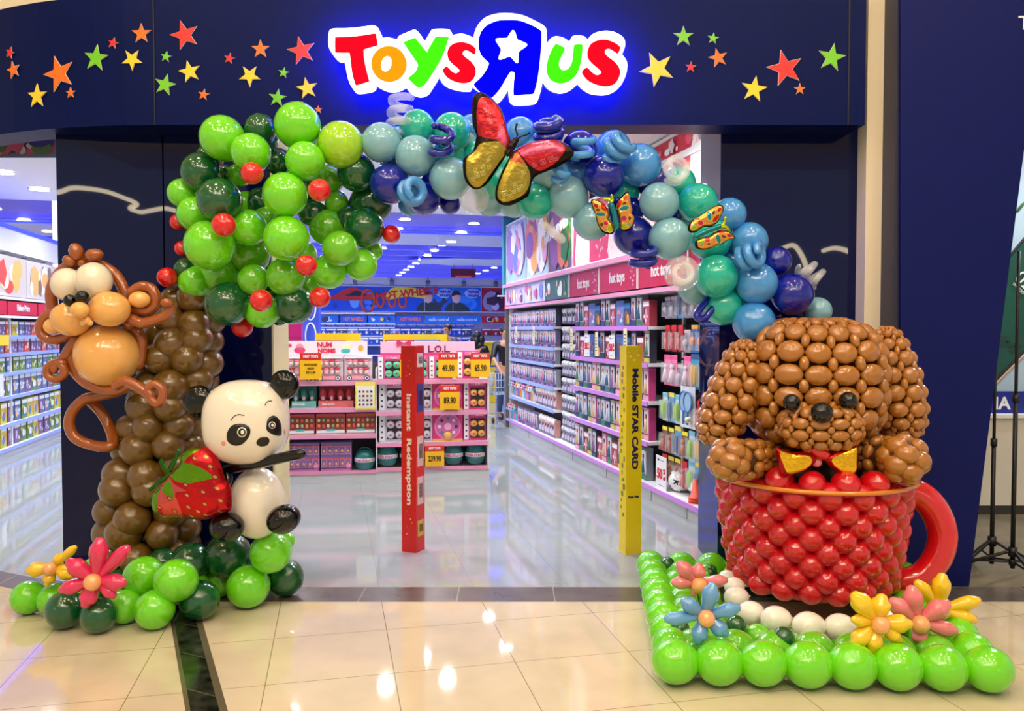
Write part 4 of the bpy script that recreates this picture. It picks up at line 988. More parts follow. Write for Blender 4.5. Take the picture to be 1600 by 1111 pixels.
# ================================================================ strawberry foil
F_SRD, F_SLT, F_GRN, F_GR2, F_SEED = foil('berry_red', (196, 26, 34), .2), foil('berry_highlight', (214, 88, 82), .2), foil('leaf_green', (104, 156, 16), .2), foil('dark_leaf', (40, 100, 24), .2), foil('seed', (232, 150, 80), .1)
def zq(x, y): return (230+x*.1171, 690+y*.1171)
SB = root('foil_strawberry', 'red foil strawberry balloon with green leaves held beside the panda', 'foil balloon', at(303, 760, 4.3))
bodyP = smooth([zq(*p) for p in [(200,1010),(90,920),(62,800),(90,680),(180,590),(250,500),(330,400),(440,280),(460,170),(560,95),(700,65),(820,90),(920,190),(990,330),(1040,500),(1110,600),(1130,760),(1125,890),(1060,940),(960,985),(850,1030),(700,1045),(560,1030),(400,1020)]], 3)
leaf1 = smooth([zq(*p) for p in [(350,430),(450,330),(560,265),(700,285),(830,350),(930,440),(930,460),(800,490),(640,522),(500,510),(400,470)]], 3)
leaf2 = smooth([zq(*p) for p in [(440,330),(450,200),(540,100),(740,75),(620,170),(560,230),(500,350)]], 3)
leaf3 = smooth([zq(*p) for p in [(240,600),(300,520),(370,500),(410,590),(440,700),(400,735),(320,680),(260,640)]], 3)
leaf4 = smooth([zq(*p) for p in [(60,800),(90,680),(190,580),(205,700),(200,900),(200,1010),(90,930)]], 3)
hi = smooth([zq(*p) for p in [(205,580),(210,700),(205,1000),(480,1010),(520,900),(480,750),(460,640),(600,620),(440,540),(320,460)]], 3)  # pink highlight painted into the foil of the berry
seeds = [(690,200),(830,185),(890,310),(980,595),(820,635),(610,675),(840,795),(620,835),(430,895),(830,950),(740,895),(640,970),(380,720),(230,840),(270,990),(1030,760),(1010,910),(590,540),(950,450)]
reg = [(hi, F_SLT), (leaf4, F_GRN), (leaf3, F_GRN), (leaf1, F_GRN), (leaf2, F_GRN)]
for (x, y) in seeds:
    reg.append(([zq(x+42*cos(q*pi/4)*1, y+(42*cos(q*pi/4)*.4+30*sin(q*pi/4))) for q in range(8)], F_MAR)); reg.append(([zq(x+26*cos(q*pi/4), y+(26*cos(q*pi/4)*.4+18*sin(q*pi/4))) for q in range(8)], F_SEED))
mb = MB(); pillow(mb, bodyP, 4.29, .08, F_SRD, reg, 40, 4.0); mb.build('berry', SB)
for P in ([(320,410),(280,390),(300,290),(360,220),(400,110),(435,125),(400,250),(350,360)], [(290,420),(230,400),(175,320),(160,260),(200,225),(230,300),(290,390)], [(310,430),(220,460),(100,560),(10,640),(60,655),(170,560),(260,500)]):
    mb = MB(); pillow(mb, smooth([zq(*p) for p in P], 3), 4.27, .012, F_GR2, (), 6, 3.5); mb.build('leaf', SB)

# ================================================================ merchandise prototypes (front faces -Y, base at z=0)
def art(mb, x0, z0, w_, h, y, seed, cols, n=8, big=.3):
    rr = random.Random(seed)
    for i in range(n):
        m = cols[i % len(cols)]; a = rr.uniform(.08, big)*min(w_, h); b = a*rr.uniform(.5, 1.6)
        a = min(a, w_*.45); b = min(b, h*.45)
        cx = x0+rr.uniform(a, w_-a); cz = z0+rr.uniform(b, h-b); k = rr.choice([5, 8, 8, 10])
        P = [(cx+a*cos(2*pi*j/k), cz+b*sin(2*pi*j/k)) for j in range(k)]
        mb.prism(P, (0, y-.0006*i, 0), (1, 0, 0), (0, 0, 1), .001, m)
def C(*c): return K(c)
CL_ = mat('clear_plastic', (225, 230, 238), .08, alpha=.25, coat=.5)
def p_doll(w_, h, d, box, acc, dress, hair=(90, 50, 30)):
    mb = MB(); mb.box((0, d/2, h/2), (w_, d, h), K(box)); t = .004
    mb.box((0, -.002, h*.56), (w_*.78, .004, h*.70), C(222, 214, 226))
    mb.box((0, -.003, h*.09), (w_*.94, .006, h*.14), K(acc)); mb.box((0, -.003, h*.96), (w_*.94, .006, h*.06), K(acc))
    mb.ell((0, -.004, h*.74), (w_*.13, .014, h*.075), K(hair), n=8, k=6); mb.ell((0, -.012, h*.72), (w_*.09, .012, h*.055), C(236, 186, 150), n=8, k=6)
    mb.cyl((0, -.004, h*.24), w_*.26, h*.42, K(dress), 8, r2=w_*.06)
    return mb
def p_blister(w_, h, card, toy, top=(240, 240, 240), sh='ball'):
    mb = MB(); mb.box((0, 0, h/2), (w_, .004, h), K(card)); mb.box((0, -.003, h*.92), (w_*.98, .003, h*.14), K(top))
    if sh == 'ball': mb.ell((0, -.02, h*.42), (w_*.32, .025, w_*.32), K(toy), n=10, k=8)
    elif sh == 'fig': mb.ell((0, -.02, h*.62), (w_*.2, .02, w_*.2), K(toy), n=10, k=8); mb.cyl((0, -.02, h*.12), w_*.3, h*.42, K(toy), 10, r2=w_*.12)
    else:
        for k in (-1, 1): mb.ell((k*w_*.2, -.018, h*.4), (w_*.16, .02, h*.3), K(toy), n=10, k=8)
    mb.box((0, -.022, h*.42), (w_*.8, .044, h*.66), CL_)
    return mb
def p_pack(w_, h, d, head=(238, 236, 240), body=(150, 150, 165)):
    mb = MB(); mb.box((0, d*.6, h*.45), (w_, d*.8, h*.86), K(body)); mb.ell((0, d*.3, h*.82), (w_*.42, d*.4, h*.17), K(head), n=12, k=8)
    mb.box((0, d*.15, h*.3), (w_*.7, .01, h*.4), C(205, 196, 214)); mb.ell((0, d*.1, h*.5), (w_*.2, .012, h*.1), C(90, 80, 110), n=8, k=6)
    mb.box((0, d*.18, h*.08), (w_*.96, .02, h*.14), C(110, 104, 130)); return mb
def p_box(w_, h, d, col, cols, seed, band=(245, 245, 245)):
    mb = MB(); mb.box((0, d/2, h/2), (w_, d, h), K(col)); mb.box((0, -.001, h*.86), (w_*.92, .003, h*.18), K(band))
    art(mb, -w_*.44, h*.08, w_*.88, h*.64, -.001, seed, [K(c) for c in cols], 7, .26); return mb
def p_cups(w_, h, d):
    """pink wagon box with rows of pink cups and wheels"""
    mb = MB(); mb.box((0, d/2+.01, h/2), (w_, d, h), C(232, 214, 222)); mb.box((0, -.004, h*.53), (w_*.86, .02, h*.02), C(90, 50, 60)); mb.box((0, -.004, h*.93), (w_, .03, h*.05), C(226, 226, 234))
    for r_ in range(2):
        for i in range(4):
            x = w_*(-.3+.2*i); z = h*(.28+.34*r_)
            mb.cyl((x, -.012, z), w_*.06, h*.16, C(240, 206, 206), 12, r2=w_*.08); mb.ell((x, -.012, z+h*.19), (w_*.09, .03, h*.06), C(236, 130, 150) if (i+r_) % 3 else C(200, 40, 60), n=10, k=6)
    mb.box((0, -.006, h*.13), (w_*.94, .02, h*.16), C(236, 150, 170))
    for x in (-.32, .32):
        for rr_, m, y in ((h*.11, C(20, 20, 20), -.02), (h*.08, C(240, 240, 240), -.024), (h*.04, C(20, 20, 20), -.028)):
            P = [(w_*x+rr_*cos(pi*k/8), h*.06+rr_*sin(pi*k/8)) for k in range(16)]; P = [(a, max(.0005, b+h*.05)) for a, b in P]
            mb.prism(P, (0, y, 0), (1, 0, 0), (0, 0, 1), .004, m)
    return mb
def p_eggs(w_, h, d, egg, box, tray, n=4):
    mb = MB(); mb.box((0, d*.75, h/2), (w_, d*.5, h), K(box)); mb.box((0, d*.25, h*.15), (w_, d*.5, h*.3), K(tray))
    for i in range(n):
        x = w_*(-.5+(i+.5)/n); mb.ell((x, d*.2, h*.55), (w_*.42/n, d*.2, h*.28), K(egg), n=12, k=8); mb.ell((x, d*.02, h*.42), (w_*.2/n, .01, h*.1), C(245, 190, 200), n=8, k=6)
    text_into(mb, 'NUM NOMS', h*.10, (-w_*.22, -.003, h*.15), C(250, 240, 240), bold=.001); mb.box((0, d*.1, h*.98), (w_, d*.3, h*.03), K(box)); return mb
def p_tray(w_, h, d):
    mb = MB(); mb.box((0, d/2, h/2), (w_, d, h), C(196, 84, 82)); mb.box((0, -.002, h*.55), (w_*.94, .004, h*.62), C(150, 70, 60)); mb.box((0, -.004, h*.12), (w_*.96, .006, h*.14), C(235, 240, 240)); mb.box((0, -.006, h*.2), (w_*.3, .006, h*.1), C(90, 190, 190))
    rr_ = random.Random(5)
    for r_ in range(2):
        for i in range(6): mb.ell((w_*(-.4+.16*i), -.008, h*(.42+.28*r_)), (w_*.05, .014, h*.10), K([(236, 150, 60), (230, 90, 90), (240, 210, 180), (120, 190, 120)][(i+r_*2) % 4]), n=8, k=6)
    return mb
def p_mini(w_, h, d):
    """lilac display box of four small window packs in two tiers"""
    mb = MB(); mb.box((0, d/2, h/2), (w_, d, h), C(150, 122, 190))
    for r_ in range(2):
        for i in range(5):
            x = w_*(-.4+.2*i); z = h*(.3+.45*r_); mb.box((x, -.006, z), (w_*.17, .02, h*.32), C(206, 150, 190)); mb.box((x, -.018, z), (w_*.12, .006, h*.22), C(140, 100, 160)); mb.ell((x, -.02, z-.01), (w_*.04, .012, h*.06), C(240, 170, 120), n=8, k=6); mb.box((x, -.012, z+h*.15), (w_*.14, .014, h*.03), C(226, 80, 60))
    mb.box((0, -.012, h*.05), (w_*.96, .03, h*.08), C(200, 120, 170)); mb.ell((w_*.4, -.02, h*.18), (w_*.1, .015, h*.09), C(235, 140, 190), n=10, k=6); return mb
def p_balls(w_, h, d, box, ball, cols, seed, n=2, r=2):
    """tall surprise box: info strip on the left and rows of round capsules"""
    mb = MB(); mb.box((0, d/2, h/2), (w_, d, h), K(box)); mb.box((-w_*.38, -.002, h*.5), (w_*.2, .004, h*.92), C(240, 238, 242))
    for k in range(4): mb.box((-w_*.38, -.005, h*(.16+.2*k)), (w_*.08, .003, h*.06), C(60, 50, 70))
    mb.box((w_*.12, -.002, h*.45), (w_*.62, .004, h*.7), C(60, 36, 52)); mb.box((w_*.12, -.004, h*.92), (w_*.6, .006, h*.1), C(236, 120, 176))
    text_into(mb, 'L.O.L.', h*.1, (w_*.2, -.008, h*.92), C(250, 250, 250), bold=.001)
    for a in range(r):
        for b in range(n): mb.ell((w_*(-.05+.34*b), -.012, h*(.26+.36*a)), (w_*.16, .03, w_*.15), K(ball), n=12, k=8); mb.ell((w_*(-.05+.34*b), -.036, h*(.26+.36*a)), (w_*.06, .008, w_*.05), C(200, 60, 110), n=8, k=6)
    return mb
def p_wheel(w_, h, d):
    """square pink surprise box with a round compartment wheel and one golden ball"""
    mb = MB(); mb.box((0, d/2, h/2), (w_, d, h), C(222, 50, 130)); circ = lambda r, cz=.52, k=28: [(r*w_*cos(2*pi*i/k), h*cz+r*w_*sin(2*pi*i/k)) for i in range(k)]
    mb.prism(circ(.44), (0, -.001, 0), (1, 0, 0), (0, 0, 1), .006, C(240, 140, 190)); mb.prism(circ(.40), (0, -.007, 0), (1, 0, 0), (0, 0, 1), .003, C(206, 110, 170)); mb.prism(circ(.12), (0, -.010, 0), (1, 0, 0), (0, 0, 1), .006, C(240, 170, 210))
    for i in range(8):
        a = 2*pi*i/8; mb.box((.28*w_*cos(a), -.013, h*.52+.28*w_*sin(a)), (.09*w_, .004, .1*w_), K([(90, 40, 90), (250, 220, 235), (60, 130, 160)][i % 3]))
    mb.ell((0, -.02, h*.2), (w_*.14, .04, w_*.14), C(232, 180, 90), n=14, k=10); mb.box((0, -.004, h*.04), (w_, .01, h*.08), C(226, 180, 90)); return mb
def p_capsule(r):
    """big round teal capsule case with a white printed band and handle"""
    TE = mat('teal_glitter', (10, 120, 122), .2, coat=1, noise=.3, nscale=60); mb = MB()
    mb.lathe((0, 0, 0), [(.001, 0), (r*.6, .0), (r*.86, r*.25), (r*.98, r*.6), (r, r*.8)], TE, 28); mb.lathe((0, 0, 0), [(r, r*.8), (r*1.01, r*.82), (r*1.01, r*1.18), (r, r*1.2)], C(238, 230, 236), 28)
    mb.lathe((0, 0, 0), [(r, r*1.2), (r*.95, r*1.45), (r*.75, r*1.78), (r*.4, r*1.95), (.001, r*2)], TE, 28)
    mb.tube([Vector((r*.85*cos(a), 0, r*1.25+r*.85*sin(a)*1.05)) for a in [pi*(.08+.84*i/12) for i in range(13)]], r*.06, TE, 8)
    mb.ell((-r*.45, -r*.86, r), (r*.2, r*.1, r*.16), C(236, 120, 170), n=8, k=6); mb.ell((r*.4, -r*.88, r), (r*.12, r*.1, r*.14), C(240, 200, 80), n=8, k=6)
    text_into(mb, 'L.O.L.', r*.34, (0, -r*1.03, r), C(190, 40, 120), bold=.001); return mb
def inst(me, name, label, cat, loc, rz, group, grp_kind=None):
    o = bpy.data.objects.new(name, me); COL.objects.link(o); o.location = loc; o.rotation_euler = (0, 0, rz)
    tag(o, label, cat, group); return o
def U(origin, rz):
    M = Matrix.Rotation(rz, 3, 'Z'); O = Vector(origin)
    return lambda x, y, z: O+M@Vector((x, y, z))
R3 = random.Random(11)
def row(unit, rz, x0, x1, y, z, prods, name, where, end, group, jit=.004, gap=.006, reverse=False):
    """prods: list of (mesh, width, adjective noun, cat, name) cycled in runs"""
    x = x0; i = 0; cnt = {}
    while True:
        me, w_, desc, cat, nm = prods[i % len(prods)]
        if x+w_ > x1: break
        cnt[desc] = cnt.get(desc, 0)+1
        p = unit(x+w_/2, y+R3.uniform(-jit, jit), z)
        inst(me, nm, '%s, %s from %s, %s' % (desc, ORD[min(cnt[desc]-1, 29)], end, where), cat, p, rz+R3.uniform(-.02, .02), group)
        x += w_+gap+R3.uniform(0, gap); i += 1
def mesh_of(mb, n): return mb.mesh(n)

# ================================================================ right wall shelving
RZ = A-pi/2; OR = ST(2.985, 12.73); UR = U(OR, RZ)
RW = root('shelving_run', 'long white shelving run with lilac shelf edges along the right wall of the store', 'shelving', OR, RZ)
WM = C(222, 222, 226); LIL = mat('lilac_edge', (200, 130, 220), .4); LIB = mat('pale_blue_edge', (150, 170, 236), .4); PKE = mat('pink_edge', (232, 150, 184), .4)
def lb(mb, c, d, m): mb.add([Vector((c[0]+a*d[0]/2, c[1]+b*d[1]/2, c[2]+e*d[2]/2)) for a in (-1, 1) for b in (-1, 1) for e in (-1, 1)], [(0,1,3,2),(4,6,7,5),(0,4,5,1),(2,3,7,6),(0,2,6,4),(1,5,7,3)], m, False)
def lpart(name, parent, boxes, label=None):
    mb = MB()
    for c, d, m in boxes: lb(mb, c, d, m)
    return mb.build(name, parent, label, local=True)
lpart('back_panel', RW, [((3.65, .46, 1.0), (7.3, .03, 2.0), C(96, 90, 100))])
lpart('back_panel', RW, [((6.5, .40, 1.0), (1.6, .08, 1.95), C(22, 20, 26))], 'black pegboard panel nearest the entrance')
for x in (.02, 2.62, 3.38, 5.77, 7.28): lpart('upright', RW, [((x, .25, .98), (.04, .44, 1.96), WM)] if x in (.02, 7.28) else [((x, .40, .98), (.04, .12, 1.96), WM)])
def shelf(par, x0, x1, z, dep, edge, y0=0.0):
    return lpart('shelf', par, [(((x0+x1)/2, y0+dep/2, z-.015), (x1-x0, dep, .03), WHITE), (((x0+x1)/2, y0-.006, z-.018), (x1-x0, .012, .045), edge)])
SA = [.53, .83, 1.14, 1.36, 1.64]; SB_ = [.54, .92, 1.28, 1.63]
for z in SA: shelf(RW, 0.04, 2.6, z, .42, LIB, .02)
for z in SB_: shelf(RW, 3.4, 5.75, z, .44, LIL)
lpart('kick_plate', RW, [((3.65, .24, .06), (7.3, .44, .12), C(196, 196, 198)), ((3.65, .22, .135), (7.3, .48, .03), WHITE), ((3.65, -.025, .137), (7.3, .012, .04), LIL)])
for x in (1.3, 2.6, 3.4, 4.6, 5.8, 6.55): lpart('plate_joint', RW, [((x, .018, .06), (.005, .004, .12), C(120, 120, 124))])
lpart('canopy', RW, [((3.65, .10, 2.30), (7.3, .34, .05), WHITE), ((3.65, .22, 1.95), (7.3, .5, .03), C(200, 196, 204)), ((3.65, -.04, 1.955), (7.3, .012, .04), PKE), ((3.65, -.08, 2.30), (7.3, .012, .05), PKE)])
RP = mat('hot_toys_red', (190, 12, 44), .35)
def seg(x0, x1, z0, z1, y, m, name='header_sign', label=None, frame=True, par=None):
    bx = [(((x0+x1)/2, y, (z0+z1)/2), (x1-x0-.02, .02, z1-z0), m)]
    if frame: bx += [((x0+.012, y-.004, (z0+z1)/2), (.024, .035, z1-z0), WM)]
    return lpart(name, par or RW, bx, label)
for k, (a, b, col, sd) in enumerate(((0, 1.18, (216, 190, 226), 21), (1.18, 2.33, (200, 200, 236), 22), (2.33, 3.41, (70, 110, 110), 23))):
    o = seg(a, b, 1.99, 2.27, -.02, K(col)); mb = MB(); art(mb, a+.05, 2.0, b-a-.1, .25, -.032, sd, [C(200, 90, 150), C(120, 130, 210), C(240, 235, 245), C(90, 60, 120), C(236, 170, 120)] if k < 2 else [C(60, 130, 60), C(150, 80, 150), C(240, 200, 160), C(240, 240, 240)], 16, .4)
    mb.build('printed_picture', o, local=True)
for k, (a, b) in enumerate(((3.41, 4.48), (4.48, 5.56), (5.56, 6.64), (6.64, 7.3))):
    o = seg(a, b, 1.99, 2.27, -.02, RP, 'header_sign', 'red header sign')
    if k < 3: text('hot toys', .16, ((a+b)/2, -.034, 2.13), WHITE, o, name='lettering', bold=.002, sx=.8)
    mb = MB()
    for i in range(12): mb.prism(star(b-.08-.12*R3.random(), 2.02+.22*R3.random(), .012), (0, -.031, 0), (1, 0, 0), (0, 0, 1), .002, WHITE)
    mb.build('star_print', o, local=True)
def poster(x0, x1, z0, z1, y, bg, cols, seed, label, org, rz, group='posters above the shelving', n=24, words=None, wc=None, frame=True, big=.35, extra=None, gw=0):
    u = U(org, rz); o = root('poster', label, 'poster', u((x0+x1)/2, y, z0), rz, group)
    W_, H_ = x1-x0, z1-z0
    mb = MB(); lb(mb, (0, .0, H_/2), (W_-.01, .02, H_), mat('poster_%d_%d_%d' % bg, bg, .4, emit=gw) if gw else K(bg)); art(mb, -W_/2+.02, .02, W_-.04, H_-.04, -.0115, seed, [K(c) for c in cols], n, big)
    if extra: extra(mb, W_, H_)
    mb.build('printed_sheet', o, local=True)
    if frame: 
        mb = MB()
        for sx in (-1, 1): lb(mb, (sx*W_/2, -.004, H_/2), (.03, .04, H_), WHITE)
        for zz in (0, H_): lb(mb, (0, -.004, zz), (W_+.03, .04, .03), WHITE)
        mb.build('frame', o, local=True)
    for (s_, size, px_, pz_, m_, ro) in (words or []): text(s_, size, (px_, -.085, pz_), m_, o, roll=ro, bold=size*.035)
    return o
poster(0.0, 1.25, 2.34, 3.28, .0, (170, 200, 236), [(150, 110, 190), (232, 226, 240), (226, 140, 180), (240, 236, 250), (110, 130, 200)], 31, 'pale blue poster with pastel figures at the far end of the right wall', OR, RZ, n=34)
poster(1.25, 2.45, 2.34, 3.28, .0, (190, 214, 240), [(232, 110, 100), (140, 90, 170), (245, 240, 245), (236, 170, 90), (226, 170, 210)], 32, 'pale poster crowded with pastel figures beside the green toy poster', OR, RZ, n=34)
poster(2.45, 3.5, 2.34, 3.28, .0, (110, 80, 120), [(40, 120, 50), (60, 160, 70), (150, 90, 160), (236, 180, 140), (226, 120, 90)], 33, 'poster with green grass and white lettering on the right wall', OR, RZ, words=[('HATCHIMALS', .17, .02, .5, WHITE, radians(-8))], n=26)
def pk(mb, W_, H_):
    for x, m, z in ((-.32, C(248, 236, 226), .02), (.30, C(250, 230, 225), .02)):
        P = smooth([(W_*x-.22, z), (W_*x-.16, .5), (W_*x-.12, .8), (W_*x+.1, .88), (W_*x+.18, .6), (W_*x+.28, z)], 3); P = [(a, max(.02, min(.9, b))) for a, b in P]
        mb.prism(P, (0, -.011, 0), (1, 0, 0), (0, 0, 1), .002, m)
    for i in range(40): mb.prism(star(W_*(-.05+.5*R3.random()), .05+.5*R3.random(), .03), (0, -.0112, 0), (1, 0, 0), (0, 0, 1), .002, C(250, 200, 210))
poster(3.5, 5.3, 2.34, 3.05, .0, (226, 60, 104), [(226, 60, 104)], 34, 'pink poster with pale dress shapes and stars above the middle red signs', OR, RZ, n=1, extra=pk)
poster(5.3, 7.15, 2.34, 3.05, .0, (230, 74, 110), [(240, 150, 110)], 35, 'pink poster with pale shapes nearest the entrance on the right wall', OR, RZ, n=2, extra=pk)
poster(4.6, 7.15, 3.08, 3.27, .0, (206, 30, 60), [(236, 220, 226), (250, 250, 250), (150, 150, 160), (236, 90, 110)], 36, 'narrow red printed banner right under the entry ceiling', OR, RZ, n=30, big=.45)
mb = MB(); lb(mb, (-.06, .1, 2.9), (.10, .34, 1.5), C(60, 150, 170)); lb(mb, (-.06, .1, 2.15), (.12, .5, .02), WHITE)
o_ = mb.build('trim_turquoise_post', None, base=None, local=True); o_.location = OR; o_.rotation_euler = (0, 0, RZ); tag(o_, kind='structure')
lpart('end_panel', RW, [((-.03, .22, 1.0), (.06, .5, 2.0), C(108, 100, 96)), ((-.031, -.03, 2.1), (.06, .02, .35), C(196, 40, 60))], 'grey stone-look end panel')

# products on the right wall
dolls = [(mesh_of(p_doll(.105, .24, .07, c, a, d, h), 'boxed_doll'), .105, '%s boxed doll' % n, 'toy', 'boxed_doll') for c, a, d, h, n in
  [((120, 112, 150), (170, 130, 190), (190, 110, 160), (206, 170, 110), 'lilac'), ((150, 152, 166), (70, 66, 110), (100, 90, 150), (60, 36, 30), 'silver'), ((70, 70, 96), (150, 100, 150), (90, 140, 180), (150, 80, 50), 'slate'), ((170, 150, 176), (110, 80, 140), (206, 130, 170), (206, 170, 110), 'pale mauve')]]
fig = (mesh_of(p_pack(.085, .2, .09), 'figure_pack'), .085, 'grey capsule figure pack', 'toy', 'figure_pack')
fig2 = (mesh_of(p_pack(.12, .26, .1, (245, 240, 240), (210, 150, 140)), 'figure_pack'), .12, 'white-headed figure pack', 'toy', 'figure_pack')
pony = []
def p_pony(body, mane):
    mb = MB(); B, Mn = K(body), K(mane); mb.ell((0, .06, .10), (.05, .085, .05), B); mb.ell((0, -.05, .19), (.045, .055, .045), B); mb.ell((0, -.095, .175), (.025, .025, .022), B); mb.tube([(0, 0, .11), (0, -.03, .17)], .03, B, 8)
    for x in (-.03, .03):
        for y in (0, .11): mb.tube([(x, y, .09), (x, y-.005, .018)], .017, B, 8)
        mb.ell((x, -.045, .24), (.012, .01, .022), B)
        mb.ell((x*.9, -.09, .20), (.010, .006, .014), C(30, 20, 40))
    mb.tube([(0, -.07, .24), (0, -.02, .235), (0, .01, .18), (0, .03, .15)], .022, Mn, 8); mb.tube([(0, .13, .13), (0, .18, .11), (0, .19, .03)], .02, Mn, 8); return mb
for b_, m_, n_ in (((110, 190, 220), (236, 120, 60), 'sky blue'), ((236, 150, 190), (220, 50, 120), 'pink'), ((150, 110, 190), (90, 60, 150), 'purple'), ((240, 170, 70), (246, 220, 120), 'orange'), ((226, 226, 236), (236, 110, 160), 'white')):
    pony.append((mesh_of(p_pony(b_, m_), 'plush_pony'), .125, '%s plush toy pony' % n_, 'toy', 'plush_pony'))
barb = []
for k, (c, a, d, n) in enumerate([((66, 70, 92), (40, 60, 120), (150, 110, 160), 'dark grey'), ((206, 70, 136), (226, 170, 190), (230, 200, 150), 'bright pink'), ((40, 86, 150), (20, 40, 110), (196, 206, 220), 'blue'), ((140, 150, 160), (60, 130, 80), (60, 110, 140), 'pale grey'), ((50, 56, 70), (200, 190, 90), (90, 140, 110), 'charcoal')]):
    barb.append((mesh_of(p_doll(.135, .31, .07, c, a, d), 'boxed_doll'), .135, '%s tall doll box' % n, 'toy', 'boxed_doll'))
playset = [(mesh_of(p_box(.2, .27, .09, (110, 130, 190), [(236, 150, 60), (226, 226, 236), (150, 100, 180), (90, 170, 200), (240, 210, 90)], 51, (90, 120, 200)), 'playset_box'), .2, 'blue boxed playset', 'toy', 'playset_box'),
           (mesh_of(p_box(.16, .25, .08, (190, 70, 90), [(240, 230, 235), (60, 30, 40), (220, 150, 170)], 52), 'playset_box'), .16, 'dark red boxed playset', 'toy', 'playset_box'),
           (mesh_of(p_box(.18, .24, .08, (40, 70, 110), [(226, 130, 40), (240, 200, 60), (120, 90, 60)], 53, (40, 120, 190)), 'playset_box'), .18, 'navy boxed playset', 'toy', 'playset_box')]
sn = ['bottom shelf', 'second shelf', 'third shelf', 'fourth shelf', 'fifth shelf', 'top shelf']
for k, z in enumerate([.15]+SA):
    pr_ = [pony[:3], pony, dolls, dolls[1:], dolls[:3], dolls[::-1]][k]
    if k == 0:
        row(UR, RZ, .06, .5, .06, z, pony[:2], '', 'right wall far bay %s' % sn[k], 'far end', 'toys on the right wall far bay')
        row(UR, RZ, .5, 1.75, .05, z, dolls, '', 'right wall far bay %s' % sn[k], 'far end', 'toys on the right wall far bay'); row(UR, RZ, 1.75, 2.6, .04, z, [fig2], '', 'right wall far bay %s' % sn[k], 'far end', 'toys on the right wall far bay')
    elif k == 1:
        row(UR, RZ, .06, 1.5, .1, z, pony, '', 'right wall far bay %s' % sn[k], 'far end', 'toys on the right wall far bay'); row(UR, RZ, 1.5, 2.58, .05, z, [fig2], '', 'right wall far bay %s' % sn[k], 'far end', 'toys on the right wall far bay')
    else:
        row(UR, RZ, .06, 2.58, .05, z, pr_, '', 'right wall far bay %s' % sn[k], 'far end', 'toys on the right wall far bay')
# capsule packs hung in a narrow bay
for k, z in enumerate((.15, .34, .56, .78, 1.0, 1.22, 1.44, 1.68)):
    row(UR, RZ, 2.66, 3.36, .1, z+.0, [fig], '', 'narrow capsule bay, row %s up' % ORD[k], 'far side', 'capsule figure packs', gap=.02)
    if k: lpart('peg_rail', RW, [((3.0, .3, z-.008), (.72, .3, .012), C(60, 60, 66))])
for k, z in enumerate([.15]+SB_):
    P_ = [[barb[1], barb[3], playset[1], barb[4], barb[0], playset[1]], [barb[0], barb[3], barb[2], barb[4], barb[1]], [barb[4], barb[2], barb[3], barb[0], barb[1]], [barb[0], playset[1], barb[4], playset[0], playset[2]], [barb[0], barb[3], playset[1], playset[0], playset[2]]][k]
    row(UR, RZ, 3.43, 5.72, .05, z, P_, '', 'right wall middle bay %s' % (sn[k] if k < 4 else 'top shelf'), 'far end', 'toys on the right wall middle bay', gap=.01)
# peg bay nearest the entrance
peg = {}
def pegm(key, mb, nm): peg[key] = mesh_of(mb, nm)
pegm('or', p_blister(.12, .24, (60, 110, 180), (240, 120, 40), (240, 180, 40)), 'carded_toy'); pegm('ye', p_blister(.15, .30, (70, 150, 190), (246, 190, 20), (40, 90, 150), 'pair'), 'carded_toy')
pegm('pk', p_blister(.13, .28, (240, 130, 170), (245, 220, 232), (236, 90, 150), 'fig'), 'carded_toy'); pegm('re', p_blister(.1, .24, (200, 30, 40), (230, 90, 80), (220, 40, 50), 'fig'), 'carded_toy')
pegm('gr', p_blister(.11, .26, (200, 215, 220), (170, 220, 50), (120, 190, 220), 'pair'), 'carded_toy'); pegm('sl', p_blister(.12, .2, (150, 140, 150), (190, 180, 190), (220, 190, 200)), 'carded_toy')
pegm('jar', p_blister(.12, .24, (120, 90, 60), (206, 96, 50), (240, 226, 50), 'fig'), 'carded_toy')
pegm('bl', p_blister(.13, .27, (90, 160, 210), (40, 90, 140), (240, 220, 60), 'pair'), 'carded_toy')
def p_pom(col):
    mb = MB(); rr_ = random.Random(4)
    for i in range(70):
        a = rr_.uniform(0, 2*pi); r = rr_.uniform(.01, .065); L = rr_.uniform(.2, .3)
        mb.tube([(.01*cos(a), .01*sin(a), .3), (r*cos(a), r*sin(a)*.6, .3-L*.3), (r*cos(a)*1.1, r*sin(a)*.6, .3-L)], .003, K(col, .2), 3, round_ends=False)
    mb.cyl((0, 0, .29), .012, .05, K((230, 120, 190)), 8); return mb
peg['pom'] = mesh_of(p_pom((150, 30, 150)), 'pom_pom')
def p_puff(c):
    mb = MB(); rr_ = random.Random(2)
    for i in range(90):
        z = 1-2*(i+.5)/90; a = i*2.4; d = Vector((sqrt(1-z*z)*cos(a), sqrt(1-z*z)*sin(a), z)); mb.tube([(0, 0, .16), tuple(Vector((0, 0, .16))+d*.055)], .004, K(c), 3, round_ends=False)
    mb.box((0, .02, .1), (.1, .004, .2), C(226, 226, 230)); mb.box((0, .018, .03), (.09, .004, .05), C(240, 150, 110)); return mb
peg['pfg'] = mesh_of(p_puff((60, 210, 60)), 'puff_ball'); peg['pfp'] = mesh_of(p_puff((236, 60, 130)), 'puff_ball')
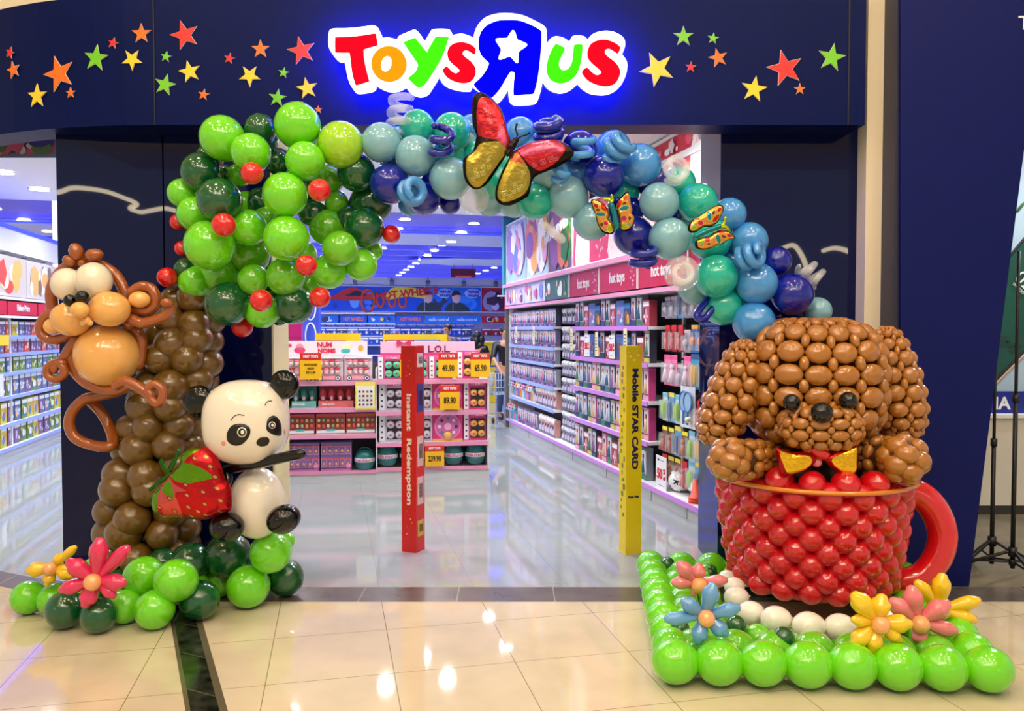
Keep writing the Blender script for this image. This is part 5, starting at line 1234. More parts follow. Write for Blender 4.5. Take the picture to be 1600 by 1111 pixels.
def p_racket():
    mb = MB(); mb.box((0, .02, .17), (.26, .005, .36), C(226, 230, 234))
    for x, rr_ in ((-.045, 0), (.05, .01)):
        P = [(x+.07*cos(2*pi*i/24), .22+.085*sin(2*pi*i/24)) for i in range(24)]
        mb.tube([Vector((a, -.0-rr_, b)) for a, b in P], .008, C(70, 130, 190), 8, closed=True); mb.prism(P, (0, -rr_+.004, 0), (1, 0, 0), (0, 0, 1), .003, C(150, 186, 216)); mb.tube([(x, -rr_, .135), (x, -rr_, .03)], .011, C(70, 130, 190), 8)
    mb.ell((.08, -.02, .07), .028, C(226, 226, 180)); return mb
peg['rk'] = mesh_of(p_racket(), 'racket_set')
NM = {'or': 'orange ball toy on blue card', 'ye': 'yellow pair of toys on blue card', 'pk': 'pink carded toy', 're': 'red carded toy', 'gr': 'lime green toy on pale card', 'sl': 'silver carded trinket', 'jar': 'orange jar toy with yellow header', 'bl': 'blue carded toy with yellow header', 'pom': 'purple tinsel pom-pom', 'pfg': 'green fluffy puff ball', 'pfp': 'hot pink fluffy puff ball', 'rk': 'blue racket set on white card'}
WID = {'rk': .27, 'pom': .13, 'ye': .155}
lay = [(1.70, 'sl sl bl sl sl sl re sl sl sl'), (1.40, 're re re sl or or or gr or or'), (1.09, 'pk pk sl pk ye ye ye pfg pfp pk'), (.76, 'gr bl gr rk re pom pom bl or gr'), (.47, 'jar jar bl jar gr ye bl jar gr jar'), (.21, 're jar jar re gr bl or jar sl re')]
for k, (z, ks) in enumerate(lay):
    lpart('peg_rail', RW, [((6.5, .34, z+.235), (1.5, .012, .02), C(40, 38, 44))])
    x = 5.84; cnt = {}
    for q in ks.split():
        w_ = WID.get(q, .125)
        if x+w_ > 7.25: break
        for dpt in ((.10,) if q in ('rk', 'pom') else (.13,)):
            cnt[q] = cnt.get(q, 0)+1
            inst(peg[q], {'pom': 'pom_pom', 'pfg': 'puff_ball', 'pfp': 'puff_ball', 'rk': 'racket_set'}.get(q, 'carded_toy'), '%s, %s from far side, %s peg row up' % (NM[q], ORD[cnt[q]-1], ORD[len(lay)-1-k]), 'toy', UR(x+w_/2, dpt-.02*(k > 2), z), RZ+R3.uniform(-.04, .04), 'toys hanging in the black peg bay')
        x += w_+.012
# floor-shelf goods near the entrance
def football():
    mb = MB(); r = .105; mb.ell((0, 0, r), r, C(240, 240, 238), n=24, k=16); ph = (1+sqrt(5))/2
    V = [Vector(v).normalized() for v in [(0, s1, s2*ph) for s1 in (-1, 1) for s2 in (-1, 1)]+[(s1, s2*ph, 0) for s1 in (-1, 1) for s2 in (-1, 1)]+[(s2*ph, 0, s1) for s1 in (-1, 1) for s2 in (-1, 1)]]
    for v in V:
        x = v.orthogonal().normalized(); y = v.cross(x); P = []
        for i in range(5): P.append(Vector((0, 0, r))+(v+(x*cos(2*pi*i/5)+y*sin(2*pi*i/5))*.34).normalized()*r*1.006)
        c = Vector((0, 0, r))+v*r*1.012; mb.add([c]+P, [(0, 1+i, 1+(i+1) % 5) for i in range(5)], C(20, 20, 24))
    return mb.mesh('football')
fbm = football()
for (px, lab, dy) in ((1052, 'white and black football beside the sale sign', .10), (1080, 'second white and black football, behind the orange cones', .14)):
    u_ = (px-800)/FPX; D = 3.05/(u_*cos(A)+sin(A)); t = D*(cos(A)-u_*sin(A)); inst(fbm, 'football', lab, 'ball', UR(12.73-t, dy+.04, .15), .5 if dy > .1 else 0, 'footballs on the bottom shelf')
mb = MB()
for k in range(3): mb.lathe((0, 0, .02*k), [(.001, .16), (.012, .155), (.045, .012), (.06, .008), (.06, 0)], C(240, 80, 40), 16)
tag(mb.build('traffic_cone', None, local=True), 'stack of small orange training cones in front of the footballs', 'cone').location = UR(6.62, .06, .15)
mb = p_box(.2, .085, .12, (190, 200, 40), [(220, 40, 40), (240, 240, 240), (30, 60, 60)], 61, (60, 90, 30)); o = inst(mb.mesh('toy_box'), 'toy_box', 'yellow green toy box at the near end of the bottom shelf', 'toy', UR(6.95, .05, .15), RZ, None)
# sale signs
def sale(label, P, rz, w_=.17, h=.24):
    o = root('sale_sign', label, 'sign', P, rz, 'white sale signs'); mb = MB(); lb(mb, (0, 0, h/2), (w_, .006, h), WHITE); mb.build('board', o, local=True)
    text('50', h*.42, (-w_*.12, -.006, h*.45), C(214, 20, 40), o, bold=.004, sx=.9); text('%', h*.2, (w_*.33, -.006, h*.56), C(214, 20, 40), o, bold=.002); text('off', h*.14, (w_*.33, -.006, h*.36), C(214, 20, 40), o, bold=.002)
    lpart('small_print', o, [((-.25*w_, -.004, h*.88), (w_*.14, .003, h*.06), C(30, 40, 90)), ((w_*.12, -.004, h*.88), (w_*.4, .003, h*.02), C(120, 120, 130)), ((0, -.004, h*.12), (w_*.6, .003, h*.015), C(150, 150, 160))])
sale('white sale sign standing at the football end of the bottom shelf', UR(6.02, .02, .15), RZ, .22, .3)
sale('white sale sign on the lilac shelf, farther of the two', UR(4.05, -.02, 1.30), RZ); sale('white sale sign on the lilac shelf just behind the yellow pillar', UR(4.85, -.02, 1.30), RZ)
sale('white sale sign low beside the red mug', UR(7.22, -.06, .06), RZ+.2, .24, .32)
for k, (x, z, lab) in enumerate(((3.50, 1.36, 'long price strip at the far end of the lilac top shelf'), (4.4, 1.32, 'long price strip between the two white sale signs'), (5.25, 1.36, 'long price strip above the yellow pillar'), (.7, 1.40, 'long price strip on the far bay upper shelf'), (1.75, 1.40, 'long price strip on the far bay beside the capsule packs'))):
    o = root('price_strip', lab, 'sign', UR(x, -.03, z), RZ, 'hanging price strips'); lpart('board', o, [((0, 0, .12), (.09, .005, .26), C(236, 222, 180))]); lpart('print', o, [((0, -.004, .05+.035*i), (.05, .003, .012), C(110, 100, 90)) for i in range(5)])

# ================================================================ left wall shelving
LZ = A+pi/2; OL = ST(-3.80, 8.9); UL = U(OL, LZ)
LW = root('shelving_run', 'white shelving run with pale blue edges along the left wall of the store', 'shelving', OL, LZ)
lpart('back_panel', LW, [((4.5, .46, 1.0), (9, .03, 2.0), C(170, 176, 200))])
for x in (.02, 2.5, 5.0, 7.5, 8.98): lpart('upright', LW, [((x, .25, .98), (.04, .44, 1.96), WM)])
SL = [.42, .76, 1.06, 1.30, 1.52]
for z in SL: shelf(LW, .04, 8.96, z, .44, LIB)
lpart('kick_plate', LW, [((4.5, .24, .05), (9, .44, .10), C(200, 202, 208)), ((4.5, .22, .11), (9, .48, .03), WHITE), ((4.5, -.025, .11), (9, .012, .04), LIB)])
lpart('canopy', LW, [((4.5, .2, 1.99), (9, .5, .03), WHITE), ((4.5, .2, 1.76), (9, .5, .03), WHITE)])
for k in range(8):
    a = k*1.1; o = lpart('header_sign', LW, [((a+.55, -.03, 1.87), (1.05, .02, .17), C(200, 30, 50) if k > 0 else C(60, 120, 210))], 'red header sign' if k else 'blue header sign')
    if k: text('Fisher-Price', .12, (a+.55, -.045, 1.875), WHITE, o, bold=.002, sx=.8)
box_l = []
for k, (c, cols, n) in enumerate([((110, 140, 60), [(236, 220, 120), (60, 110, 190), (240, 240, 240), (80, 160, 70)], 'green'), ((206, 190, 60), [(236, 150, 60), (240, 240, 230), (70, 130, 190)], 'yellow'), ((90, 110, 160), [(226, 226, 240), (120, 170, 210), (236, 190, 120)], 'blue'), ((120, 90, 130), [(226, 200, 226), (90, 120, 180), (236, 226, 180)], 'violet'), ((206, 60, 70), [(240, 240, 240), (236, 200, 80)], 'red')]):
    for h, nm in ((.26, 'tall'), (.19, 'low')):
        box_l.append((mesh_of(p_box(.2, h, .16, c, cols, 70+k*2+(h > .2)), 'toy_box'), .2, '%s %s toy box' % (nm, n), 'toy', 'toy_box'))
tl, lo = box_l[::2], box_l[1::2]
for k, z in enumerate([.125]+SL):
    P_ = [[tl[3], tl[3], tl[0], tl[0], tl[1]], [tl[3], tl[2], tl[0], tl[1], tl[1]], [tl[2], tl[3], tl[0], tl[2]], [lo[0], lo[2], lo[0]], [lo[3], lo[4], lo[3]], [lo[2], lo[3], lo[4], lo[1]]][k]
    if k in (3, 4, 5): P_ = [q for q in P_]
    row(UL, LZ, .08, 5.6, .05, z, P_, '', 'left wall %s' % sn[k], 'entrance end', 'toy boxes on the left wall shelves', gap=.02)
o = root('shelf_sign', 'yellow hanging sign reading family games on the left wall shelving', 'sign', UL(1.35, -.06, 1.40), LZ); lpart('board', o, [((0, 0, .07), (1.6, .02, .13), C(240, 206, 30))]); text('family games', .11, (.1, -.014, .07), C(50, 40, 50), o, bold=.002)
o = root('leaflet', 'white leaflet strips clipped over the left wall middle shelf', 'sign', UL(1.9, -.03, .8), LZ); lpart('sheet', o, [((-.12, 0, .12), (.15, .004, .27), WHITE), ((.08, 0, .12), (.15, .004, .27), C(226, 226, 230))])
for k, (bg, cols, lab) in enumerate([((70, 120, 220), [(236, 60, 60), (250, 220, 190)], 'bright blue lit poster at the entrance end of the left wall'), ((196, 186, 176), [(250, 240, 220), (226, 150, 80), (110, 80, 60)], 'grey lit poster beside the bright blue one on the left wall'), ((200, 190, 178), [(250, 236, 200), (240, 180, 90), (206, 70, 50)], 'grey lit poster with orange toy, middle of the left wall'), ((206, 196, 186), [(250, 240, 220), (226, 170, 90), (120, 100, 80)], 'grey lit poster behind the monkey on the left wall'), ((200, 190, 178), [(250, 236, 200), (240, 180, 90)], 'grey lit poster farthest along the left wall')]):
    poster(k*1.1, k*1.1+1.1, 2.03, 2.55, .1, bg, cols, 90+k, lab, OL, LZ, n=9, frame=False, big=.4)
for k in range(8):
    p = UL(.6+.8*k, .27, 2.62); o = root('spotlight', 'small white spotlight over the left wall posters, %s from the entrance' % ORD[k], 'light', p, 0, 'spotlights over the left posters'); mb = MB(); mb.cyl((0, 0, -.07), .035, .07, WHITE, 12); mb.build('housing', o, local=True); mb = MB(); mb.cyl((0, 0, -.074), .03, .006, LENS, 12); mb.build('lens', o, local=True)
# hanging picture banner just inside the left opening
o = root('hanging_banner', 'colourful printed picture banner hanging from the ceiling at the far left opening', 'banner', at(35, 240, 6.2)); mb = MB(); c = at(20, 224, 6.2); mb.box(c, (.75, .02, .22), C(110, 130, 170)); mb.build('sheet', o)
mb = MB(); art(mb, c.x-.36, c.z-.1, .72, .2, 6.188, 17, [C(190, 90, 130), C(90, 150, 150), C(60, 60, 140), C(200, 196, 210), C(90, 120, 80)], 26, .5); mb.build('printed_picture', o)
# bright vertical light at the jamb
mb = MB(); p0 = at(91, 430, 12.6); mb.box((p0.x, 12.6, (p0.z+3.72)/2), (.10, .10, 3.72-p0.z), mat('lit_tube', (240, 240, 255), .5, emit=1.6)); tag(mb.build('light_column', base=(p0.x, 12.6, p0.z)), 'white glowing light column above the left shelving, beside the navy panel', 'light')

# ================================================================ num noms gondola
GZ = radians(8); OG = fl(443, 757); UG = U(OG, GZ)
GN = root('display_gondola', 'low white display gondola with pink shelf edges in the middle of the entrance', 'shelving', OG, GZ)
W1, W2 = .95, 2.13
lpart('base', GN, [((W1/2, .25, .055), (W1, .5, .11), C(206, 206, 208)), ((W1/2, -.004, .112), (W1, .012, .035), PKE)]); lpart('base', GN, [(((W1+W2)/2, .25, .06), (W2-W1-.01, .52, .12), C(210, 210, 212)), (((W1+W2)/2, -.018, .135), (W2-W1-.01, .012, .04), PKE)])
lpart('back_panel', GN, [((W2/2, .5, .62), (W2, .03, 1.24), C(70, 66, 70))]); lpart('end_panel', GN, [((.0, .25, .6), (.02, .5, 1.2), WM)]); lpart('end_panel', GN, [((W2, .25, .6), (.02, .5, 1.2), WM)])
lpart('divider', GN, [((W1, .25, .6), (.012, .5, 1.18), WM)])
GL = [.505, .78, 1.06]; GR = [.41, .74, 1.07]
for z in GL: shelf(GN, 0, W1, z, .47, PKE)
for z in GR: shelf(GN, W1, W2, z, .49, PKE, -.015)
o = lpart('header_sign', GN, [((.42, .30, 1.40), (.86, .02, .155), C(244, 224, 228))], 'pale pink header sign'); text('NUM', .07, (.40, .284, 1.435), C(220, 40, 80), o, bold=.003); text('NOMS', .065, (.42, .284, 1.37), C(220, 40, 80), o, bold=.003)
mb = MB()
for (x, z, w_, h, m) in [(.14, 1.38, .06, .035, C(226, 60, 110)), (.14, 1.42, .04, .03, C(240, 150, 180)), (.62, 1.37, .05, .025, C(60, 180, 180)), (.63, 1.42, .055, .03, C(244, 236, 190)), (.78, 1.40, .03, .035, C(240, 170, 60)), (.03, 1.43, .03, .02, C(226, 60, 110))]:
    mb.prism([(x+w_*cos(pi*k/6), z+h*sin(pi*k/6)) for k in range(12)], (0, .289, 0), (1, 0, 0), (0, 0, 1), .003, m)
mb.build('printed_picture', o, local=True)
o = lpart('header_sign', GN, [((1.50, .28, 1.385), (1.02, .02, .17), C(240, 196, 216)), ((1.50, .268, 1.33), (1.02, .01, .03), C(206, 60, 130))], 'pink header sign'); text('L.O.L.', .10, (1.62, .262, 1.385), C(120, 30, 90), o, bold=.003)
mb = MB()
for s_ in (-1, 1): mb.prism([(1.24, 1.455), (1.24+s_*.07, 1.49), (1.24+s_*.08, 1.455), (1.24+s_*.07, 1.42)], (0, .27, 0), (1, 0, 0), (0, 0, 1), .02, C(214, 40, 110))
mb.build('bow_cutout', o, local=True)
cups = mesh_of(p_cups(.285, .26, .2), 'cup_wagon_box'); eg1 = mesh_of(p_eggs(.25, .24, .2, (60, 140, 130), (90, 150, 140), (120, 180, 170), 3), 'egg_display_box'); eg2 = mesh_of(p_eggs(.36, .24, .2, (206, 60, 80), (196, 90, 90), (226, 110, 110), 4), 'egg_display_box')
tr = mesh_of(p_tray(.30, .21, .2), 'snack_toy_box'); mn = mesh_of(p_mini(.315, .30, .2), 'mini_pack_display')
for i, x in enumerate((.16, .46, .76)): inst(cups, 'cup_wagon_box', 'pink wagon box of toy cups, %s on the gondola top shelf' % ['left', 'middle', 'right'][i], 'toy', UG(x, .12, 1.06), GZ, 'pink wagon boxes')
inst(eg1, 'egg_display_box', 'teal green capsule display on the gondola left bay', 'toy', UG(.20, .1, .78), GZ, 'capsule displays'); inst(eg2, 'egg_display_box', 'red display of four pink egg toys on the gondola left bay', 'toy', UG(.53, .1, .78), GZ, 'capsule displays'); inst(eg2, 'egg_display_box', 'red egg toy display partly behind the yellow leaflet', 'toy', UG(.85-.08, .24, .78), GZ, 'capsule displays')
for i, x in enumerate((.16, .475, .785)): inst(tr, 'snack_toy_box', 'red window box of small snack toys, %s of three' % ['left', 'middle', 'right'][i], 'toy', UG(x, .08, .505), GZ, 'red snack toy boxes')
for i, x in enumerate((.20, .53)): inst(mn, 'mini_pack_display', 'lilac display of mini packs on the gondola base, %s' % ['next to the panda arm', 'beside the teal capsules'][i], 'toy', UG(x, .08, .112), GZ, 'lilac mini pack displays')
cap = mesh_of(p_capsule(.108), 'surprise_capsule')
for x, lab in ((.82, 'big teal capsule case on the gondola left base'), (1.06, 'big teal capsule case left of the red pillar'), (1.30, 'big teal capsule case behind the red pillar'), (1.76, 'big teal capsule case right of the low price card'), (2.0, 'big teal capsule case at the right end of the gondola')):
    inst(cap, 'surprise_capsule', lab, 'toy', UG(x, .16 if x < .9 else .13, .112 if x < .9 else .15), GZ, 'teal capsule cases')
b1 = mesh_of(p_balls(.27, .30, .2, (210, 200, 210), (196, 196, 204), [], 1), 'surprise_box'); b2 = mesh_of(p_balls(.24, .30, .2, (226, 60, 140), (232, 176, 90), [], 2), 'surprise_box'); bw = mesh_of(p_wheel(.32, .30, .2), 'surprise_wheel_box'); b3 = mesh_of(p_balls(.25, .25, .2, (220, 90, 150), (90, 200, 150), [], 3), 'surprise_box')
for r_, z in enumerate((.41, .74)):
    w_ = ['lower', 'upper'][r_]
    inst(b1, 'surprise_box', 'silver ball surprise box left of the red pillar, %s shelf' % w_, 'toy', UG(1.11, .06, z), GZ, 'surprise boxes'); inst(b1, 'surprise_box', 'silver ball surprise box right behind the red pillar, %s shelf' % w_, 'toy', UG(1.40, .06, z), GZ, 'surprise boxes')
    inst(bw, 'surprise_wheel_box', 'pink wheel surprise box with golden ball, %s shelf' % w_, 'toy', UG(1.70, .06, z), GZ, 'wheel surprise boxes'); inst(b2, 'surprise_box', 'pink surprise box of golden balls at the right end, %s shelf' % w_, 'toy', UG(1.99, .06, z), GZ, 'surprise boxes')
inst(b3, 'surprise_box', 'pink box with green balls at the left of the right top shelf', 'toy', UG(1.09, .1, 1.07), GZ, 'surprise boxes')
for i, x in enumerate((1.37, 1.63, 1.93)): inst(b2 if i == 2 else b3, 'surprise_box', 'pink surprise box on the right top shelf behind price cards, %s' % ['left', 'middle', 'right'][i], 'toy', UG(x, .14, 1.07), GZ, 'surprise boxes')
def pcard(label, x, z, price, w_=.205, h=.255, y=-.05, lines=None):
    o = root('price_card', label, 'sign', UG(x, y, z), GZ, 'yellow hot toys price cards'); lpart('card', o, [((0, 0, h/2), (w_, .006, h), C(250, 190, 20)), ((0, -.002, h*.86), (w_, .006, h*.26), C(220, 36, 30))])
    text('HOT TOYS', h*.15, (0, -.008, h*.87), WHITE, o, bold=.002, sx=.75)
    if price: text(price, h*.36, (0, -.006, h*.36), C(24, 20, 20), o, bold=.002, sx=.62)
    for k, l in enumerate(lines or []): text(l, h*.13, (0, -.006, h*(.55-.15*k)), C(40, 30, 20), o, sx=.7)
pcard('yellow price card on the wagon boxes of the left bay', .29, 1.09, None, .215, .27, lines=['NUM NOMS', 'FROM', 'RM 24.90'])
pcard('yellow price card half hidden by the red pillar reading 29', 1.30, 1.10, '29.90'); pcard('yellow price card reading 49.90 on the right top shelf', 1.70, 1.10, '49.90'); pcard('yellow price card reading 65.90 at the right end', 2.04, 1.10, '65.90')
pcard('yellow price card reading 89.90 on the middle shelf', 1.715, .76, '89.90'); pcard('yellow price card reading 239.90 between the teal capsules', 1.555, .16, '239.90', .2, .22)
o = root('leaflet', 'yellow product leaflet hung over the left bay shelf', 'sign', UG(.84, -.03, .76), GZ); lpart('sheet', o, [((0, 0, .15), (.205, .004, .29), C(244, 220, 90)), ((0, -.002, .14), (.18, .004, .23), C(240, 236, 220))]); lpart('print', o, [((-.06+.04*(k % 4), -.006, .06+.045*(k//4)), (.022, .003, .022), K([(60, 50, 60), (200, 60, 90), (90, 130, 150)][k % 3])) for k in range(16)])


# ================================================================ two square pillars
RPM = mat('pillar_red', (214, 30, 24), .35); YPM = mat('pillar_yellow', (232, 208, 18), .35); IVO = C(240, 230, 208); NVT = C(20, 26, 84)
PW = .12
RT = root('floor_totem', 'red square card pillar with cream lettering standing before the gondola', 'totem', (-.716, 5.76, 0), radians(-24))
mb = MB(); lb(mb, (0, 0, .742), (PW, PW, 1.484), RPM); mb.build('column', RT, local=True)
def on_face(k, x, z):  # k 0 front (-y), 1 right (+x), 2 left (-x)
    h = PW/2+.0015; return {0: (x, -h, z), 1: (h, x, z), 2: (-h, -x, z)}[k], {0: 0, 1: pi/2, 2: -pi/2}[k]
def face_box(mb, k, x, z, w_, h, m):
    (a, b, c), _ = on_face(k, x, z); lb(mb, (a, b, c), (w_ if k == 0 else .003, .003 if k == 0 else w_, h), m)
zt = lambda py, D=5.68: at(640, py, D).z
l, r_ = on_face(0, .004, zt(703)); text('Instant  Redemption', .052, l, IVO, RT, roll=pi/2, bold=.0018, fit=.80)
mb = MB()
for i in range(16):
    z = zt(563+i*3.1) if i < 9 else zt(800+(i-9)*6); lb(mb, (R3.uniform(-.02, .025), -PW/2-.001, z), (.006, .002, .008), K([(230, 140, 40), (60, 150, 60), (150, 70, 140), (236, 226, 200)][i % 4]))
mb.build('star_print', RT, local=True)
mb = MB()
for z0, z1, m in ((552, 574, C(226, 220, 214)), (600, 645, C(60, 60, 140)), (683, 730, C(226, 190, 186)), (747, 790, C(226, 190, 186)), (815, 840, C(200, 170, 60))):
    face_box(mb, 1, 0, (zt(z0)+zt(z1))/2, .08, zt(z0)-zt(z1), m); face_box(mb, 1, .005, (zt(z0)+zt(z1))/2, .05, (zt(z0)-zt(z1))*.5, C(120, 60, 70))
mb.build('printed_panels', RT, 'small printed picture panels', local=True)
YT = root('floor_totem', 'yellow square card pillar with navy lettering before the right wall shelving', 'totem', Vector((.806, 5.63, 0))-Matrix.Rotation(radians(15), 3, 'Z')@Vector((-.06, -.06, 0)), radians(15))
mb = MB(); lb(mb, (0, 0, .742), (PW, PW, 1.484), YPM); mb.build('column', YT, local=True)
l, _ = on_face(0, .006, zt(655, 5.63)); text('Mobile STAR CARD', .060, l, NVT, YT, roll=pi/2, bold=.0024, fit=.715)
l, _ = on_face(0, 0, zt(777, 5.63)); text('Scan Me!', .022, l, NVT, YT, fit=.085, bold=.001)
mb = MB()
for (x, z, r) in ((-.03, 1.41, .013), (.0, 1.385, .013), (.03, 1.42, .013), (.02, 1.45, .008), (-.045, 1.44, .008)): mb.prism([(x+a, z+b) for a, b in star(0, 0, r)], (0, -PW/2-.0005, 0), (1, 0, 0), (0, 0, 1), .0015, C(238, 226, 150))
mb.build('star_print', YT, local=True)
mb = MB()
for i in range(22): face_box(mb, 2, R3.uniform(-.03, .03), 1.33-.05*i, R3.uniform(.01, .035), R3.uniform(.015, .04), C(120, 110, 40) if i > 3 else C(150, 120, 110))
mb.build('small_print', YT, 'rows of small side printing', local=True)

# ================================================================ things deeper in the store
def pxs(px, t): u = (px-800)/FPX; D = t/(cos(A)-u*sin(A)); return D*(u*cos(A)+sin(A)), D
OB = ST(-10, 33.25); UB = U(OB, A); BX = lambda px: pxs(px, 33.25)[0]+10
BS = root('shelving_run', 'blue and white shelving along the back wall of the store', 'shelving', OB, A)
lpart('back_panel', BS, [((6.5, .5, 1.0), (13, .03, 2.0), C(60, 80, 150))])
for z in (.12, .55, .95, 1.32, 1.68): lpart('shelf', BS, [((6.5, .25, z), (13, .5, .03), WHITE), ((6.5, -.01, z), (13, .015, .05), C(200, 206, 226))])
lpart('canopy', BS, [((6.5, .1, 2.26), (13, .7, .07), WHITE), ((6.5, .2, 1.84), (13, .6, .05), WHITE)])
SIG = [(487, 530, (20, 110, 210), ''), (530, 574, (20, 90, 200), 'HOT WHEELS'), (574, 618, (20, 110, 210), ''), (618, 663, (20, 90, 200), 'HOT WHEELS'), (663, 707, (20, 130, 214), 'radio control'), (707, 751, (20, 130, 214), 'radio control'), (751, 797, (206, 40, 40), '')]
for a, b, c, tx in SIG:
    x0, x1 = BX(a), BX(b); o = lpart('header_sign', BS, [(((x0+x1)/2, -.12, 2.02), (x1-x0-.06, .02, .30), K(c))])
    if tx: text(tx, .2, ((x0+x1)/2, -.135, 2.02), C(250, 130, 30) if tx[0] == 'H' else WHITE, o, bold=.006, fit=(x1-x0)*.7)
    else:
        mb = MB(); art(mb, x0+.1, 1.9, x1-x0-.2, .24, -.131, int(a), [C(220, 236, 250), C(250, 210, 60), C(60, 60, 80)], 9, .5); mb.build('printed_picture', o, local=True)
def hw(mb, W_, H_):
    OR_, YE_ = C(240, 90, 30), C(250, 220, 60)
    for cx, r in ((-.3, .42), (-.12, .22), (.05, .22), (.2, .24)):
        ring = [Vector((cx*W_*.62+r*.62*cos(2*pi*i/24)+.8, -.04, H_*.42+r*1.1*sin(2*pi*i/24))) for i in range(24)]; mb.tube(ring, .045, OR_, 6, closed=True)
    car = smooth([(-1.5, .48), (-1.1, .62), (-.6, .92), (-.2, .95), (.3, .72), (.6, .62), (.55, .48), (-.4, .44)], 3); mb.prism([(x-.3, z) for x, z in car], (0, -.03, 0), (1, 0, 0), (0, 0, 1), .02, C(210, 50, 40)); mb.prism([(x*.4-.35, z*.4+.45) for x, z in car], (0, -.052, 0), (1, 0, 0), (0, 0, 1), .01, C(30, 30, 50))
    c2 = [(x*.8-3.0, z*.7+.5) for x, z in car]; mb.prism([(x+1.0, z) for x, z in c2], (0, -.03, 0), (1, 0, 0), (0, 0, 1), .02, C(30, 34, 60))
    fl_ = smooth([(.7, .5), (.9, .95), (1.5, 1.0), (2.2, .9), (2.3, .55), (1.6, .62)], 3); mb.prism(fl_, (0, -.06, 0), (1, 0, 0), (0, 0, 1), .01, YE_)
def bpost(a, b, bg, cols, sd, lab, **k):
    return poster(BX(a), BX(b), 2.34, 3.38, -.1, bg, cols, sd, lab, OB, A, 'lit posters on the back wall', **k)
bpost(487, 663, (20, 90, 200), [(20, 70, 170), (60, 140, 230), (110, 180, 240)], 7, 'wide blue poster with red toy car and orange loop track on the back wall', n=10, extra=hw, words=[('HOT WHEELS', .42, 1.55, .74, C(226, 40, 30), radians(-6))])
def kid(mb, W_, H_):
    mb.prism([(x, z) for x, z in smooth([(-.9, .02), (-.75, .35), (-.4, .4), (-.1, .3), (.1, .02)], 3)], (0, -.012, 0), (1, 0, 0), (0, 0, 1), .01, C(50, 70, 60)); mb.ell((-.45, -.03, .6), (.2, .03, .24), C(240, 200, 170), n=12, k=8); mb.ell((-.47, -.028, .72), (.22, .03, .15), C(70, 40, 30), n=12, k=8)
    mb.ell((.25, -.03, .78), (.36, .02, .2), C(190, 220, 245), n=20, k=8)
for a, b, sd, l_ in ((663, 707, 8, 'blue poster of a boy with a toy and a speech bubble on the back wall'), (707, 751, 9, 'blue poster of a smiling boy with a speech bubble on the back wall')):
    bpost(a, b, (20, 110, 200), [(30, 130, 220), (60, 160, 230), (60, 70, 90)], sd, l_, n=8, extra=kid, words=[('Vehicle', .17, .25, .84, C(20, 60, 160), 0), ('World', .17, .25, .68, C(20, 60, 160), 0)])
bpost(751, 800, (196, 40, 44), [(90, 60, 60), (180, 170, 170), (60, 40, 44), (236, 226, 226)], 10, 'red poster with grey toy blaster at the right end of the back wall', n=9)
bcol = [(mesh_of(p_box(.42, .30, .2, c, cs, 120+k), 'toy_box'), .42, '%s toy box' % n, 'toy', 'toy_box') for k, (c, cs, n) in enumerate([((30, 70, 170), [(230, 230, 240), (60, 150, 220), (30, 40, 90)], 'blue'), ((60, 60, 90), [(200, 210, 236), (90, 110, 180)], 'navy'), ((110, 130, 190), [(226, 230, 240), (200, 60, 60)], 'pale blue'), ((150, 36, 46), [(40, 40, 50), (226, 200, 190)], 'dark red')])]
for z, P_, w_ in ((1.33, [bcol[0], bcol[0], bcol[1], bcol[2]], 'middle shelf'), (.97, [bcol[1], bcol[2], bcol[0]], 'third shelf')):
    row(UB, A, BX(492), BX(752), .02, z+.01, P_, '', 'back wall %s' % w_, 'left', 'toy boxes on the back wall')
row(UB, A, BX(753), BX(798), .02, 1.34, [bcol[3]], '', 'back wall right end', 'left', 'toy boxes on the back wall')
row(UB, A, BX(492), BX(752), .02, 1.70, [(mesh_of(p_box(.4, .11, .2, (40, 80, 180), [(220, 226, 240)], 140), 'toy_box'), .4, 'flat blue toy box', 'toy', 'toy_box')], '', 'back wall upper shelf', 'left', 'toy boxes on the back wall')
for k, px in enumerate((555, 613, 669, 725, 775)):
    s_, D = pxs(px, 32.9); p = ST(s_, 32.9, 3.62); o = root('spotlight', 'grey spotlight over the back wall posters, %s from the left' % ORD[k], 'light', p, 0, 'spotlights over the back posters')
    mb = MB(); mb.cyl((0, 0, -.22), .09, .22, C(120, 116, 130), 12); mb.build('housing', o, local=True)
    mb = MB(); mb.cyl((0, 0, 0), .02, .1, C(120, 116, 130), 8); mb.build('stem', o, local=True)
# second gondola row with yellow tops
def low_gondola(label, px0, px1, D, h, ycol, seed):
    x0, x1 = (px0-800)/FPX*D, (px1-800)/FPX*D; o = root('display_gondola', label, 'shelving', (x0, D, 0), radians(8), 'low gondolas deeper in the store'); W_ = x1-x0
    lpart('base', o, [((W_/2, .3, .06), (W_, .6, .12), WM)]); lpart('back_panel', o, [((W_/2, .58, h/2), (W_, .03, h), C(80, 80, 110))])
    for z in (.45, .8, 1.12): lpart('shelf', o, [((W_/2, .3, z), (W_, .56, .03), WHITE)])
    for x in (0, W_): lpart('end_panel', o, [((x, .3, h/2-.05), (.03, .6, h-.1), WM)])
    lpart('header_sign', o, [((W_/2, .3, h+.06), (W_, .06, .13), K(ycol))]); u = U((x0, D, 0), radians(8))
    row(u, radians(8), .04, W_-.02, .04, 1.14, [(b_[0], b_[1], b_[2], b_[3], b_[4]) for b_ in (bcol[3], bcol[0])], '', label.split(' on ')[0].split(' gondola')[0]+' gondola', 'left', 'boxes on the low gondolas')
low_gondola('yellow-topped gondola behind the pink header sign', 489, 561, 11.6, 1.42, (246, 208, 20), 1)
low_gondola('wide yellow-topped gondola behind the red pillar', 598, 700, 12.4, 1.40, (246, 208, 20), 2)
